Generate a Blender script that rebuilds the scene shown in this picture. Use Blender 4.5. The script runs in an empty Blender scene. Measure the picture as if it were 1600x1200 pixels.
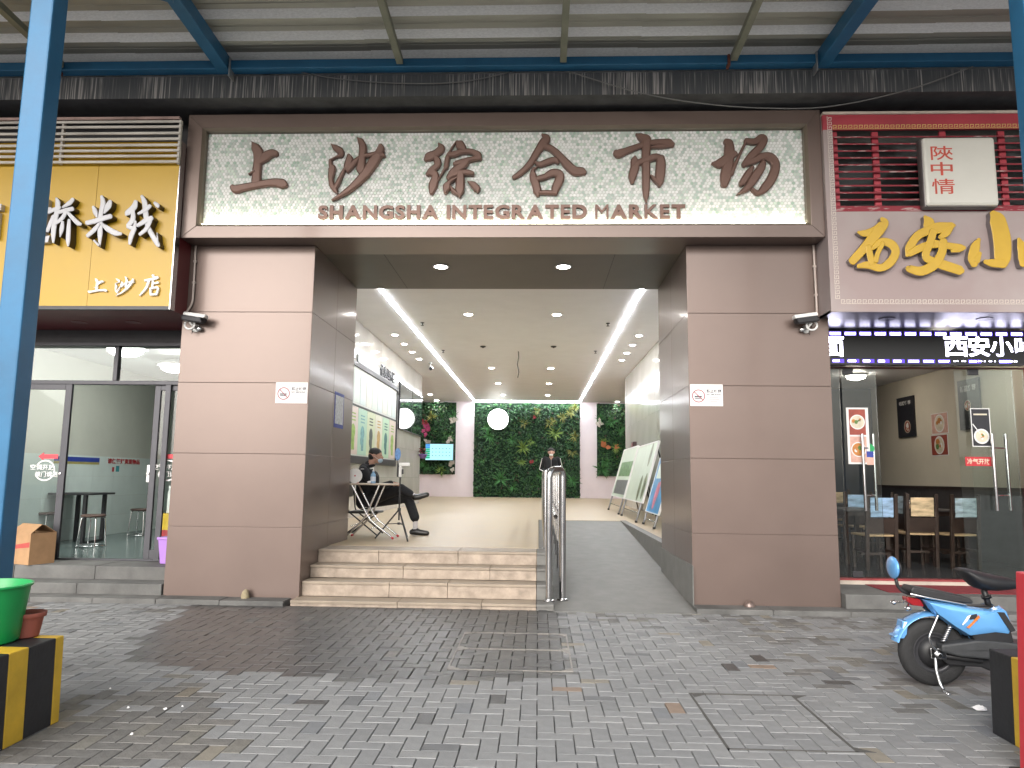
import bpy, bmesh, math, random
from mathutils import Vector, Matrix, geometry, noise
random.seed(7)
R = math.radians
SC = bpy.context.scene
COL = SC.collection
# ------------------------------------------------------------------ camera
F_PX, CAM = 1127.55, Vector((0, -8.1, 1.4))
YAW, PITCH, ROLL = .037955, .127923, .0112114
_fw = Vector((-math.sin(YAW)*math.cos(PITCH), math.cos(YAW)*math.cos(PITCH), math.sin(PITCH)))
_r0 = Vector((math.cos(YAW), math.sin(YAW), 0))
_u0 = _r0.cross(_fw)
_rt = _r0*math.cos(ROLL) + _u0*math.sin(ROLL)
_up = _u0*math.cos(ROLL) - _r0*math.sin(ROLL)
cd = bpy.data.cameras.new('camera')
cd.sensor_width = 36
cd.lens = 36*F_PX/1600
cd.clip_start = .05
cd.clip_end = 900
camo = bpy.data.objects.new('camera', cd)
COL.objects.link(camo)
camo.matrix_world = Matrix(((_rt.x, _up.x, -_fw.x, CAM.x), (_rt.y, _up.y, -_fw.y, CAM.y), (_rt.z, _up.z, -_fw.z, CAM.z), (0, 0, 0, 1)))
SC.camera = camo
# ------------------------------------------------------------------ sky, sun, exposure
SUN_EL, SUN_AZ = 29, 196          # overcast: broad soft sun from behind the camera
w = bpy.data.worlds.new('World')
SC.world = w
w.use_nodes = True
nt = w.node_tree
nt.nodes.clear()
sk = nt.nodes.new('ShaderNodeTexSky')
sk.sky_type = 'NISHITA'
sk.sun_disc = False
sk.sun_elevation = R(SUN_EL)
sk.sun_rotation = R(SUN_AZ)
sk.dust_density = 4
sk.air_density = 1.5
hs = nt.nodes.new('ShaderNodeHueSaturation')
hs.inputs['Saturation'].default_value = .28
bg = nt.nodes.new('ShaderNodeBackground')
bg.inputs['Strength'].default_value = .15
wo = nt.nodes.new('ShaderNodeOutputWorld')
nt.links.new(sk.outputs[0], hs.inputs['Color'])
nt.links.new(hs.outputs[0], bg.inputs['Color'])
nt.links.new(bg.outputs[0], wo.inputs['Surface'])
sl = bpy.data.lights.new('sun', 'SUN')
sl.energy = 1.0
sl.angle = R(60)
sl.color = (1, .97, .94)
so = bpy.data.objects.new('sun', sl)
COL.objects.link(so)
_sd = Vector((math.sin(R(SUN_AZ))*math.cos(R(SUN_EL)), math.cos(R(SUN_AZ))*math.cos(R(SUN_EL)), math.sin(R(SUN_EL))))
so.rotation_euler = (-_sd).to_track_quat('-Z', 'Y').to_euler()
so.location = (-4, -30, 25)
SC.view_settings.view_transform = 'Standard'
SC.view_settings.look = 'None'
SC.view_settings.exposure = .8
SC.view_settings.gamma = 1
SC.cycles.use_denoising = True
SC.cycles.max_bounces = 8
SC.cycles.transparent_max_bounces = 16
SC.cycles.sample_clamp_indirect = 6
SC.cycles.caustics_reflective = False
SC.cycles.caustics_refractive = False

# ------------------------------------------------------------------ pixel helpers
def ray(x, y):
    return _rt*((x-800)/F_PX) + _up*(-(y-600)/F_PX) + _fw
def at_z(x, y, z):
    d = ray(x, y)
    return CAM + d*((z-CAM.z)/d.z)
def at_y(x, y, Y):
    d = ray(x, y)
    return CAM + d*((Y-CAM.y)/d.y)
def at_x(x, y, X):
    d = ray(x, y)
    return CAM + d*((X-CAM.x)/d.x)

# ------------------------------------------------------------------ materials
def lin(c):
    return tuple((v/12.92 if v <= .04045 else ((v+.055)/1.055)**2.4) for v in c)
def mat(name, col, rough=.55, metal=0., var=.12, vscale=5., bump=0., bscale=60., rvar=.0, spec=.5, coat=0., stretch=None, emit=None, estr=0., alpha=None, rand=0.):
    m = bpy.data.materials.get(name)
    if m:
        return m
    m = bpy.data.materials.new(name)
    m.use_nodes = True
    t = m.node_tree
    b = t.nodes['Principled BSDF']
    b.inputs['Metallic'].default_value = metal
    b.inputs['Roughness'].default_value = rough
    b.inputs['Specular IOR Level'].default_value = spec
    b.inputs['Coat Weight'].default_value = coat
    b.inputs['Coat Roughness'].default_value = .12
    tc = t.nodes.new('ShaderNodeTexCoord')
    vec = tc.outputs['Object']
    if stretch:
        mp = t.nodes.new('ShaderNodeMapping')
        mp.inputs['Scale'].default_value = stretch
        t.links.new(vec, mp.inputs['Vector'])
        vec = mp.outputs[0]
    n = t.nodes.new('ShaderNodeTexNoise')
    n.inputs['Scale'].default_value = vscale
    n.inputs['Detail'].default_value = 7
    n.inputs['Roughness'].default_value = .62
    t.links.new(vec, n.inputs['Vector'])
    cr = t.nodes.new('ShaderNodeValToRGB')
    cr.color_ramp.elements[0].position = .3
    cr.color_ramp.elements[1].position = .7
    cr.color_ramp.elements[0].color = tuple(max(0, c*(1-var)) for c in col[:3])+(1,)
    cr.color_ramp.elements[1].color = tuple(min(1, c*(1+var)) for c in col[:3])+(1,)
    t.links.new(n.outputs[0], cr.inputs[0])
    cout = cr.outputs[0]
    if rand:
        oi = t.nodes.new('ShaderNodeObjectInfo')
        mr = t.nodes.new('ShaderNodeMapRange')
        mr.inputs['To Min'].default_value = 1-rand
        mr.inputs['To Max'].default_value = 1+rand
        t.links.new(oi.outputs['Random'], mr.inputs['Value'])
        hv = t.nodes.new('ShaderNodeHueSaturation')
        t.links.new(mr.outputs[0], hv.inputs['Value'])
        t.links.new(cout, hv.inputs['Color'])
        cout = hv.outputs[0]
    t.links.new(cout, b.inputs['Base Color'])
    if rvar:
        mr = t.nodes.new('ShaderNodeMapRange')
        mr.inputs['To Min'].default_value = max(0.02, rough-rvar)
        mr.inputs['To Max'].default_value = min(1, rough+rvar)
        t.links.new(n.outputs[0], mr.inputs['Value'])
        t.links.new(mr.outputs[0], b.inputs['Roughness'])
    if bump:
        n2 = t.nodes.new('ShaderNodeTexNoise')
        n2.inputs['Scale'].default_value = bscale
        n2.inputs['Detail'].default_value = 4
        t.links.new(vec, n2.inputs['Vector'])
        bp = t.nodes.new('ShaderNodeBump')
        bp.inputs['Strength'].default_value = bump
        bp.inputs['Distance'].default_value = .01
        t.links.new(n2.outputs[0], bp.inputs['Height'])
        t.links.new(bp.outputs[0], b.inputs['Normal'])
    if emit:
        b.inputs['Emission Color'].default_value = (*emit, 1)
        b.inputs['Emission Strength'].default_value = estr
    return m
def ramp_island(name, cols, rough=.5, bump=0., bscale=80., spec=.5, obj=True, metal=0., fine=.15, fscale=30., coat=0.):
    """colour picked per mesh island / per object from a list"""
    m = bpy.data.materials.new(name)
    m.use_nodes = True
    t = m.node_tree
    b = t.nodes['Principled BSDF']
    b.inputs['Roughness'].default_value = rough
    b.inputs['Metallic'].default_value = metal
    b.inputs['Specular IOR Level'].default_value = spec
    b.inputs['Coat Weight'].default_value = coat
    g = t.nodes.new('ShaderNodeNewGeometry')
    val = g.outputs['Random Per Island']
    if obj:
        oi = t.nodes.new('ShaderNodeObjectInfo')
        ad = t.nodes.new('ShaderNodeMath')
        ad.operation = 'ADD'
        t.links.new(val, ad.inputs[0])
        t.links.new(oi.outputs['Random'], ad.inputs[1])
        fr = t.nodes.new('ShaderNodeMath')
        fr.operation = 'FRACT'
        t.links.new(ad.outputs[0], fr.inputs[0])
        val = fr.outputs[0]
    cr = t.nodes.new('ShaderNodeValToRGB')
    cr.color_ramp.interpolation = 'CONSTANT'
    els = cr.color_ramp.elements
    while len(els) < len(cols):
        els.new(.5)
    tot = sum(c[1] for c in cols)
    p = 0
    for e, (c, wgt) in zip(els, cols):
        e.position = p/tot
        e.color = (*c, 1)
        p += wgt
    t.links.new(val, cr.inputs[0])
    tc = t.nodes.new('ShaderNodeTexCoord')
    n = t.nodes.new('ShaderNodeTexNoise')
    n.inputs['Scale'].default_value = fscale
    n.inputs['Detail'].default_value = 6
    t.links.new(tc.outputs['Object'], n.inputs['Vector'])
    n3 = t.nodes.new('ShaderNodeTexNoise')
    n3.inputs['Scale'].default_value = fscale*.08
    n3.inputs['Detail'].default_value = 4
    t.links.new(tc.outputs['Object'], n3.inputs['Vector'])
    am = t.nodes.new('ShaderNodeMath')
    am.operation = 'ADD'
    t.links.new(n.outputs[0], am.inputs[0])
    t.links.new(n3.outputs[0], am.inputs[1])
    mr = t.nodes.new('ShaderNodeMapRange')
    mr.inputs['From Min'].default_value = .6
    mr.inputs['From Max'].default_value = 1.4
    mr.inputs['To Min'].default_value = 1-fine
    mr.inputs['To Max'].default_value = 1+fine
    t.links.new(am.outputs[0], mr.inputs['Value'])
    hv = t.nodes.new('ShaderNodeHueSaturation')
    t.links.new(mr.outputs[0], hv.inputs['Value'])
    t.links.new(cr.outputs[0], hv.inputs['Color'])
    t.links.new(hv.outputs[0], b.inputs['Base Color'])
    if bump:
        bp = t.nodes.new('ShaderNodeBump')
        bp.inputs['Strength'].default_value = bump
        bp.inputs['Distance'].default_value = .006
        n2 = t.nodes.new('ShaderNodeTexNoise')
        n2.inputs['Scale'].default_value = bscale
        t.links.new(tc.outputs['Object'], n2.inputs['Vector'])
        t.links.new(n2.outputs[0], bp.inputs['Height'])
        t.links.new(bp.outputs[0], b.inputs['Normal'])
    return m
def emis(name, col, s):
    m = bpy.data.materials.get(name)
    if m:
        return m
    m = bpy.data.materials.new(name)
    m.use_nodes = True
    t = m.node_tree
    t.nodes.clear()
    e = t.nodes.new('ShaderNodeEmission')
    e.inputs[0].default_value = (*col, 1)
    e.inputs[1].default_value = s
    o = t.nodes.new('ShaderNodeOutputMaterial')
    t.links.new(e.outputs[0], o.inputs[0])
    return m
def glassmat(name, tint=(.9, .95, .93), refl=.9, base=.02):
    m = bpy.data.materials.new(name)
    m.use_nodes = True
    t = m.node_tree
    t.nodes.clear()
    tr = t.nodes.new('ShaderNodeBsdfTransparent')
    tr.inputs[0].default_value = (*tint, 1)
    gl = t.nodes.new('ShaderNodeBsdfGlossy')
    gl.inputs['Roughness'].default_value = base
    fr = t.nodes.new('ShaderNodeFresnel')
    fr.inputs[0].default_value = 1.5
    ml = t.nodes.new('ShaderNodeMath')
    ml.operation = 'MULTIPLY'
    ml.inputs[1].default_value = refl
    t.links.new(fr.outputs[0], ml.inputs[0])
    mx = t.nodes.new('ShaderNodeMixShader')
    t.links.new(ml.outputs[0], mx.inputs[0])
    t.links.new(tr.outputs[0], mx.inputs[1])
    t.links.new(gl.outputs[0], mx.inputs[2])
    o = t.nodes.new('ShaderNodeOutputMaterial')
    t.links.new(mx.outputs[0], o.inputs[0])
    return m

# ------------------------------------------------------------------ mesh builder
class MB:
    def __init__(s):
        s.v, s.f, s.m = [], [], []
    def add(s, vs, fs, mi=0):
        o = len(s.v)
        s.v += [tuple(p) for p in vs]
        s.f += [tuple(i+o for i in f) for f in fs]
        s.m += [mi]*len(fs)
        return s
    def box(s, x0, x1, y0, y1, z0, z1, mi=0):
        return s.add([(x0, y0, z0), (x1, y0, z0), (x1, y1, z0), (x0, y1, z0), (x0, y0, z1), (x1, y0, z1), (x1, y1, z1), (x0, y1, z1)],
                     [(0, 3, 2, 1), (4, 5, 6, 7), (0, 1, 5, 4), (1, 2, 6, 5), (2, 3, 7, 6), (3, 0, 4, 7)], mi)
    def hexa(s, p, mi=0):      # 8 corner points: bottom loop (ccw seen from above), top loop
        return s.add(p, [(0, 3, 2, 1), (4, 5, 6, 7), (0, 1, 5, 4), (1, 2, 6, 5), (2, 3, 7, 6), (3, 0, 4, 7)], mi)
    def prism(s, poly, fn, d0, d1, mi=0, ch=0.):
        """poly: 2D outline, fn(u,v,d) -> xyz"""
        n = len(poly)
        a = sum(poly[i][0]*poly[(i+1) % n][1]-poly[(i+1) % n][0]*poly[i][1] for i in range(n))
        if a < 0:
            poly = poly[::-1]
        tri = geometry.tessellate_polygon([[Vector((p[0], p[1], 0)) for p in poly]])
        vs = [fn(p[0], p[1], d0) for p in poly]+[fn(p[0], p[1], d1) for p in poly]
        fs = [(t[0], t[1], t[2]) for t in tri]+[(t[2]+n, t[1]+n, t[0]+n) for t in tri]
        fs += [(i, (i+1) % n, (i+1) % n+n, i+n) for i in range(n)]
        return s.add(vs, fs, mi)
    def tube(s, pts, r, n=8, cap=True, mi=0, closed=False):
        pts = [Vector(p) for p in pts]
        rs = r if isinstance(r, (list, tuple)) else [r]*len(pts)
        rings = []
        t0 = None
        nrm = None
        for i, p in enumerate(pts):
            if closed:
                t = (pts[(i+1) % len(pts)]-pts[i-1]).normalized()
            else:
                t = (pts[min(i+1, len(pts)-1)]-pts[max(i-1, 0)]).normalized()
            if nrm is None:
                nrm = t.orthogonal().normalized()
            else:
                nrm = (nrm - t*nrm.dot(t)).normalized()
            bn = t.cross(nrm)
            rings.append([p+(nrm*math.cos(2*math.pi*k/n)+bn*math.sin(2*math.pi*k/n))*rs[i] for k in range(n)])
        vs = [q for rg in rings for q in rg]
        fs = []
        m = len(pts)
        for i in range(m if closed else m-1):
            j = (i+1) % m
            fs += [(i*n+k, i*n+(k+1) % n, j*n+(k+1) % n, j*n+k) for k in range(n)]
        if cap and not closed:
            fs += [tuple(range(n))[::-1], tuple((m-1)*n+k for k in range(n))]
        return s.add(vs, fs, mi)
    def cyl(s, p0, p1, r, n=16, mi=0, r1=None):
        return s.tube([p0, p1], [r, r if r1 is None else r1], n, True, mi)
    def lathe(s, prof, c=(0, 0, 0), n=20, axis='Z', mi=0, sx=1, sy=1):
        vs, fs = [], []
        for (r, h) in prof:
            for k in range(n):
                a = 2*math.pi*k/n
                q = (r*math.cos(a)*sx, r*math.sin(a)*sy, h)
                if axis == 'Y':
                    q = (q[0], h, q[1])
                if axis == 'X':
                    q = (h, q[0], q[1])
                vs.append((c[0]+q[0], c[1]+q[1], c[2]+q[2]))
        for i in range(len(prof)-1):
            for k in range(n):
                a, b = i*n+k, i*n+(k+1) % n
                fs.append((a, b, b+n, a+n))
        fs += [tuple(range(n))[::-1], tuple((len(prof)-1)*n+k for k in range(n))]
        return s.add(vs, fs, mi)
    def ell(s, c, rx, ry, rz, nu=12, nv=8, mi=0, M=None):
        vs, fs = [], []
        for i in range(1, nv):
            th = math.pi*i/nv
            for k in range(nu):
                a = 2*math.pi*k/nu
                vs.append(Vector((rx*math.sin(th)*math.cos(a), ry*math.sin(th)*math.sin(a), rz*math.cos(th))))
        vs += [Vector((0, 0, rz)), Vector((0, 0, -rz))]
        T, B = len(vs)-2, len(vs)-1
        for i in range(nv-2):
            for k in range(nu):
                fs.append((i*nu+k, (i+1)*nu+k, (i+1)*nu+(k+1) % nu, i*nu+(k+1) % nu))
        for k in range(nu):
            fs.append((T, k, (k+1) % nu))
            fs.append((B, (nv-2)*nu+(k+1) % nu, (nv-2)*nu+k))
        if M:
            vs = [M @ q for q in vs]
        return s.add([q+Vector(c) for q in vs], fs, mi)
    def quad(s, a, b, c, d, mi=0):
        return s.add([a, b, c, d], [(0, 1, 2, 3)], mi)
    def xf(s, M):
        s.v = [tuple(M @ Vector(p)) for p in s.v]
        return s

def bent(pts, r, n=5):
    """round the corners of a polyline"""
    pts = [Vector(p) for p in pts]
    out = [pts[0]]
    for i in range(1, len(pts)-1):
        a, b, c = pts[i-1], pts[i], pts[i+1]
        u, v = (a-b), (c-b)
        k = min(r, u.length*.45, v.length*.45)
        p0, p1 = b+u.normalized()*k, b+v.normalized()*k
        for j in range(n+1):
            q = j/n
            out.append(p0*(1-q)**2+b*2*q*(1-q)+p1*q*q)
    out.append(pts[-1])
    return out

def world_loc(o):
    L = Vector(o.location)
    while o.parent:
        o = o.parent
        L += Vector(o.location)
    return L
def link(name, me, parent=None):
    o = bpy.data.objects.new(name, me)
    COL.objects.link(o)
    if parent:
        o.parent = parent
    return o
def build(name, mb, mats, parent=None, smooth=False, bevel=0., local=False, kind=None, recalc=True):
    """link the collected faces as ONE mesh object. Coordinates are world coordinates unless local."""
    if not isinstance(mats, (list, tuple)):
        mats = [mats]
    V = [Vector(p) for p in mb.v]
    if parent is None:
        mn = [min(p[i] for p in V) for i in range(3)]
        mx = [max(p[i] for p in V) for i in range(3)]
        org = Vector(((mn[0]+mx[0])/2, (mn[1]+mx[1])/2, mn[2]))
        V = [p-org for p in V]
    elif not local:
        org = world_loc(parent)
        V = [p-org for p in V]
    me = bpy.data.meshes.new(name)
    me.from_pydata([tuple(p) for p in V], [], mb.f)
    for m in mats:
        me.materials.append(m)
    if len(mats) > 1:
        me.polygons.foreach_set('material_index', mb.m)
    if recalc:
        bm = bmesh.new()
        bm.from_mesh(me)
        bmesh.ops.recalc_face_normals(bm, faces=bm.faces)
        bm.to_mesh(me)
        bm.free()
    if smooth:
        me.polygons.foreach_set('use_smooth', [True]*len(me.polygons))
    me.update()
    o = link(name, me, parent)
    if parent is None:
        o.location = org
    if bevel:
        bv = o.modifiers.new('bevel', 'BEVEL')
        bv.width = bevel
        bv.segments = 2
        bv.limit_method = 'ANGLE'
        bv.angle_limit = R(40)
    if smooth:
        try:
            o.modifiers.new('wn', 'WEIGHTED_NORMAL')
            me.set_sharp_from_angle(angle=R(38))
        except Exception:
            pass
    if kind:
        o['kind'] = kind
    return o
def thing(name, label, cat, loc=(0, 0, 0), rz=0, group=None):
    o = bpy.data.objects.new(name, None)
    COL.objects.link(o)
    o.location = loc
    o.rotation_euler = (0, 0, rz)
    o.empty_display_size = .1
    tag(o, label, cat, group)
    return o
def tag(o, label=None, cat=None, group=None, kind=None):
    if label:
        o['label'] = label
    if cat:
        o['category'] = cat
    if group:
        o['group'] = group
    if kind:
        o['kind'] = kind
    return o
def copy_tree(o, parent=None):
    c = o.copy()
    COL.objects.link(c)
    c.parent = parent
    for ch in o.children:
        copy_tree(ch, c)
    return c

# ------------------------------------------------------------------ lettering
_txt = {}
def glyphs(body, bold=0.):
    key = (body, bold)
    if key not in _txt:
        c = bpy.data.curves.new('t', 'FONT')
        c.body = body
        c.size = 1
        c.offset = bold
        c.resolution_u = 4
        o = bpy.data.objects.new('t', c)
        COL.objects.link(o)
        bpy.context.view_layer.update()
        me = bpy.data.meshes.new_from_object(o.evaluated_get(bpy.context.evaluated_depsgraph_get()))
        _txt[key] = ([Vector(v.co) for v in me.vertices], [tuple(p.vertices) for p in me.polygons])
        bpy.data.objects.remove(o)
        bpy.data.curves.remove(c)
        bpy.data.meshes.remove(me)
    return _txt[key]
def print_text(mb, body, fn, u0, u1, v0, v1, depth=0., bold=.012, mi=0, keep=True):
    """lettering fitted into the rectangle u0..u1 x v0..v1 of a surface; fn(u,v,d) -> xyz (d>0 = proud)"""
    vs, fs = glyphs(body, bold)
    x0, x1 = min(p.x for p in vs), max(p.x for p in vs)
    y0, y1 = min(p.y for p in vs), max(p.y for p in vs)
    m = lambda p, d: fn(u0+(p.x-x0)/(x1-x0)*(u1-u0), v0+(p.y-y0)/max(1e-6, y1-y0)*(v1-v0), d)
    if depth <= 0:
        mb.add([m(p, 0) for p in vs], fs, mi)
        return mb
    n = len(vs)
    ed = {}
    for f in fs:
        for i in range(len(f)):
            a, b = f[i], f[(i+1) % len(f)]
            ed[(a, b)] = 1
    side = [(b, a, a+n, b+n) for (a, b) in ed if (b, a) not in ed]
    mb.add([m(p, depth) for p in vs]+[m(p, 0) for p in vs], list(fs)+side, mi)
    return mb
def stroke_outline(pts, sub=5):
    P = [Vector((p[0], p[1])) for p in pts]
    W = [p[2] for p in pts]
    out = []
    n = len(P)
    for i in range(n-1):
        p0, p1, p2, p3 = P[max(i-1, 0)], P[i], P[i+1], P[min(i+2, n-1)]
        for k in range(sub):
            t = k/sub
            q = .5*((2*p1)+(p2-p0)*t+(2*p0-5*p1+4*p2-p3)*t*t+(3*p1-p0-3*p2+p3)*t**3)
            tt = t*t*(3-2*t)
            out.append((q, W[i]*(1-tt)+W[i+1]*tt))
    out.append((P[-1], W[-1]))
    Lf, Rg = [], []
    for i, (q, wd) in enumerate(out):
        d = (out[min(i+1, len(out)-1)][0]-out[max(i-1, 0)][0])
        if d.length < 1e-6:
            d = Vector((1, 0))
        d.normalize()
        nn = Vector((-d.y, d.x))
        Lf.append(q+nn*wd/2)
        Rg.append(q-nn*wd/2)
    def capp(c, wd, d):
        r = wd/2
        nn = Vector((-d.y, d.x))
        return [c+nn*r*.7+d*r*.45, c+d*r*.62, c-nn*r*.7+d*r*.45]
    d1 = (out[-1][0]-out[-2][0]).normalized()
    d0 = (out[0][0]-out[1][0]).normalized()
    return Lf, Rg, capp(out[-1][0], out[-1][1], d1), capp(out[0][0], out[0][1], d0)
def brush(mb, strokes, tf, fn, depth, mi_face=0, mi_side=0, ch=.012, d0=0., step=.0022, lip=None):
    """brush strokes -> raised letter; tf maps tracing coordinates to surface (u,v)"""
    for si, st in enumerate(strokes):
        Lf, Rg, c1, c0 = stroke_outline(st)
        ring = Lf+c1+Rg[::-1]+c0
        ctr = [(Lf[i]+Rg[i])/2 for i in range(len(Lf))]
        uv = [tf(p.x, p.y) for p in ring]
        n = len(ring)
        nl = len(Lf)
        dep = depth+si*step
        # inset ring for a rounded face
        cu = [tf(p.x, p.y) for p in ctr]
        idxc = list(range(nl))+[nl-1]*3+list(range(nl))[::-1]+[0]*3
        ins = []
        for i in range(n):
            u, v = uv[i]
            a, b = cu[idxc[i]]
            L = math.hypot(u-a, v-b)
            k = min(ch, L*.6)/L if L > 1e-6 else 0
            ins.append((u+(a-u)*k, v+(b-v)*k))
        vs = [fn(u, v, d0) for u, v in uv]+[fn(u, v, dep-ch*.6) for u, v in uv]+[fn(u, v, dep) for u, v in ins]
        sd = []
        ri = []
        for i in range(n):
            j = (i+1) % n
            sd.append((i, j, j+n, i+n))
            ri.append((i+n, j+n, j+2*n, i+2*n))
        face = []
        # face as strip between left and right rails, ends as fans
        li = [2*n+i for i in range(nl)]
        rr = [2*n+nl+3+(nl-1-i) for i in range(nl)]
        for i in range(nl-1):
            face.append((li[i], li[i+1], rr[i+1], rr[i]))
        face.append((li[-1], 2*n+nl, 2*n+nl+1, 2*n+nl+2, rr[-1]))
        face.append((rr[0], 3*n-3, 3*n-2, 3*n-1, li[0]))
        o = len(mb.v)
        mb.add(vs, sd, mi_side)
        mb.f += [tuple(i+o for i in f) for f in ri+face]
        mb.m += [mi_face]*(len(ri)+len(face))
    return mb

# ================================================================== materials in use
M_PANEL = mat('brown_aluminium', (.172, .126, .110), .35, .42, .06, 1.2, .05, 3, .05, .5, .25)
M_SOFFIT = mat('soffit_panel', (.105, .092, .083), .45, .2, .08, 2)
M_LETTER = mat('letter_bronze', (.17, .098, .078), .38, .3, .08, 8)
M_TAN = mat('tan_stone', (.30, .245, .19), .5, 0, .2, 3.5, .08, 90, .12)
M_RISER = mat('riser_stone', (.34, .275, .22), .5, 0, .34, 7, .08, 90, .1)
M_GREY = mat('grey_granite', (.155, .153, .145), .6, 0, .22, 5, .1, 120, .1)
M_KERB = mat('kerb_concrete', (.125, .124, .12), .75, 0, .35, 2.6, .25, 60)
M_WALLTILE = mat('polished_wall_tile', (.52, .505, .47), .10, 0, .07, 2.0, 0, 60, .03, .6, 0, (1, .4, .4), rand=.03)
M_CEIL = mat('ceiling_paint', (.84, .84, .87), .5, 0, .03, 2)
M_PINK = mat('pinkish_wall_paint', (.88, .80, .84), .45, 0, .03, 2)
M_BLACK = mat('black_plastic', (.018, .018, .02), .45, 0, .2, 20)
M_DARK = mat('dark_grey_metal', (.045, .045, .05), .4, .4, .15, 8)
M_STEEL = mat('stainless_steel', (.62, .62, .63), .2, 1., .06, 12, 0, 60, .08)
M_CHROME = mat('chrome', (.75, .75, .77), .08, 1., .03, 12)
M_WHITE = mat('white_plastic', (.78, .78, .77), .35, 0, .04, 8)
M_PAPER = mat('white_paper', (.80, .79, .80), .6, 0, .03, 10)
M_BLUE = mat('blue_steel_paint', (.022, .13, .265), .42, .1, .14, 3, .06, 30, .1)
M_RED = mat('red_paint', (.46, .03, .04), .4, 0, .12, 5)
M_DRED = mat('dark_red_panel', (.13, .018, .022), .4, 0, .15, 4)
M_DIRT = mat('joint_dirt', (.035, .034, .032), .95, 0, .4, 6, .4, 60)
M_WOOD = mat('dark_wood', (.035, .022, .017), .4, 0, .3, 10)
M_SKIN = mat('skin', (.46, .27, .2), .5, 0, .08, 20)
M_HAIR = mat('black_hair', (.012, .011, .011), .5, 0, .3, 60, .5, 90)
M_CLOTH = mat('black_uniform_cloth', (.0085, .009, .012), .8, 0, .25, 30, .35, 50)
M_MASK = mat('blue_face_mask', (.45, .6, .72), .7, 0, .05, 20)
M_SHOE = mat('black_leather', (.012, .012, .013), .3, 0, .1, 20)
M_SOCK = mat('pale_sock', (.62, .60, .62), .8, 0, .1, 30)
M_GLASS = glassmat('clear_glass', (.93, .96, .95), 1.0)
L_WHITE = emis('led_white', (.93, .96, 1), 48)
L_DOWN = emis('downlight_lens', (1, .95, .9), 95)
L_SIGN = emis('sign_strip_warm', (1, .96, .74), 30)

# ================================================================== ground and paving
def struct(o):
    o['kind'] = 'structure'
    return o
mb = MB().quad((-70, -70, -.035), (70, -70, -.035), (70, 40, -.035), (-70, 40, -.035))
ground = struct(build('ground', mb, mat('street_concrete', (.25, .25, .245), .85, 0, .2, .6, .2, 20)))
GREYS = [((.228, .232, .236), 36), ((.216, .22, .225), 32), ((.24, .243, .246), 20), ((.2, .204, .208), 9), ((.18, .187, .198), 3), ((.145, .149, .155), 1.6),
         ((.23, .21, .175), 1.2), ((.24, .18, .14), 1.0)]
M_PAVE = ramp_island('concrete_paver', GREYS, .68, .3, 70, .4, True, 0, .16, 16)
M_WET = ramp_island('wet_concrete_paver', [((.05, .05, .05), 40), ((.057, .057, .056), 30), ((.044, .044, .046), 30), ((.07, .069, .067), 8)], .45, .2, 70, .5, True, 0, .22, 22)
M_BROWNP = ramp_island('stained_paver', [((.16, .155, .148), 34), ((.175, .168, .152), 16), ((.14, .137, .133), 34), ((.19, .17, .14), 3)], .7, .4, 70, .4, True, 0, .35, 22)
WETPX = [(292, 952), (205, 1003), (225, 1042), (300, 1047), (440, 1056), (590, 1061), (700, 1064), (893, 1056), (884, 990), (880, 950), (880, 935), (292, 935)]
WETP = [at_z(x, y, 0) for x, y in WETPX]
BRNP = [at_z(x, y, 0) for x, y in [(60, 1120), (330, 1060), (300, 1200), (-200, 1200)]]
def inside(p, poly):
    c = False
    n = len(poly)
    for i in range(n):
        a, b = poly[i], poly[i-1]
        if (a.y > p[1]) != (b.y > p[1]) and p[0] < (b.x-a.x)*(p[1]-a.y)/(b.y-a.y)+a.x:
            c = not c
    return c
def paver_mesh(mb, cx, cy, w, d, z, tx=0., ty=0.):
    a, b, c = w/2-.0022, d/2-.0022, .0028
    vs = []
    for (sx, sy, zz) in ((a, b, -.03), (a, b, -c*1.5), (a-c, b-c, 0)):
        for (u, v) in ((-1, -1), (1, -1), (1, 1), (-1, 1)):
            vs.append((cx+u*sx, cy+v*sy, z+zz+tx*u*sx+ty*v*sy))
    fs = [(8, 9, 10, 11)]
    for k in range(4):
        j = (k+1) % 4
        fs += [(k, j, j+4, k+4), (k+4, j+4, j+8, k+8)]
    mb.add(vs, fs)
rnd = random.Random(3)
cells = []
U = .1
for i in range(-68, 69):
    for j in range(-78, -2):
        d = (i-j) % 4
        if d == 0:
            cells.append(((i+1)*U, (j+.5)*U, 2*U, U))
        elif d == 3:
            cells.append(((i+.5)*U, (j+1)*U, U, 2*U))
def seen(c):
    v = Vector((c[0], c[1], 0))-CAM
    zf = v.dot(_fw)
    if zf < .5:
        return None
    px = 800+F_PX*v.dot(_rt)/zf
    py = 600-F_PX*v.dot(_up)/zf
    return (px, py, zf)
vis = []
rest = []
for c in cells:
    s_ = seen(c)
    if s_ and -10 < s_[0] < 1610 and s_[1] < 1205 and not (s_[0] < 95 and s_[1] < 1170 and s_[0] < 95-(s_[1]-1125)*1.2) and not (s_[0] > 1545 and s_[1] < 1170):
        vis.append((s_[2], c))
    else:
        rest.append(c)
vis.sort()
near, far = [c for _, c in vis[:300]], [c for _, c in vis[300:]]
paving = struct(build('paving', MB().quad((-6.8, -7.8, -.03), (6.8, -7.8, -.03), (6.8, -.2, -.03), (-6.8, -.2, -.03)), M_DIRT))
shared = {}
for (w_, d_) in ((2*U, U), (U, 2*U)):
    mb = MB()
    paver_mesh(mb, 0, 0, w_, d_, 0)
    for nm, mm in (('dry', M_PAVE), ('wet', M_WET), ('brn', M_BROWNP)):
        me = bpy.data.meshes.new('paver')
        me.from_pydata(mb.v, [], mb.f)
        me.materials.append(mm)
        shared[(round(w_, 2), nm)] = me
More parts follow.
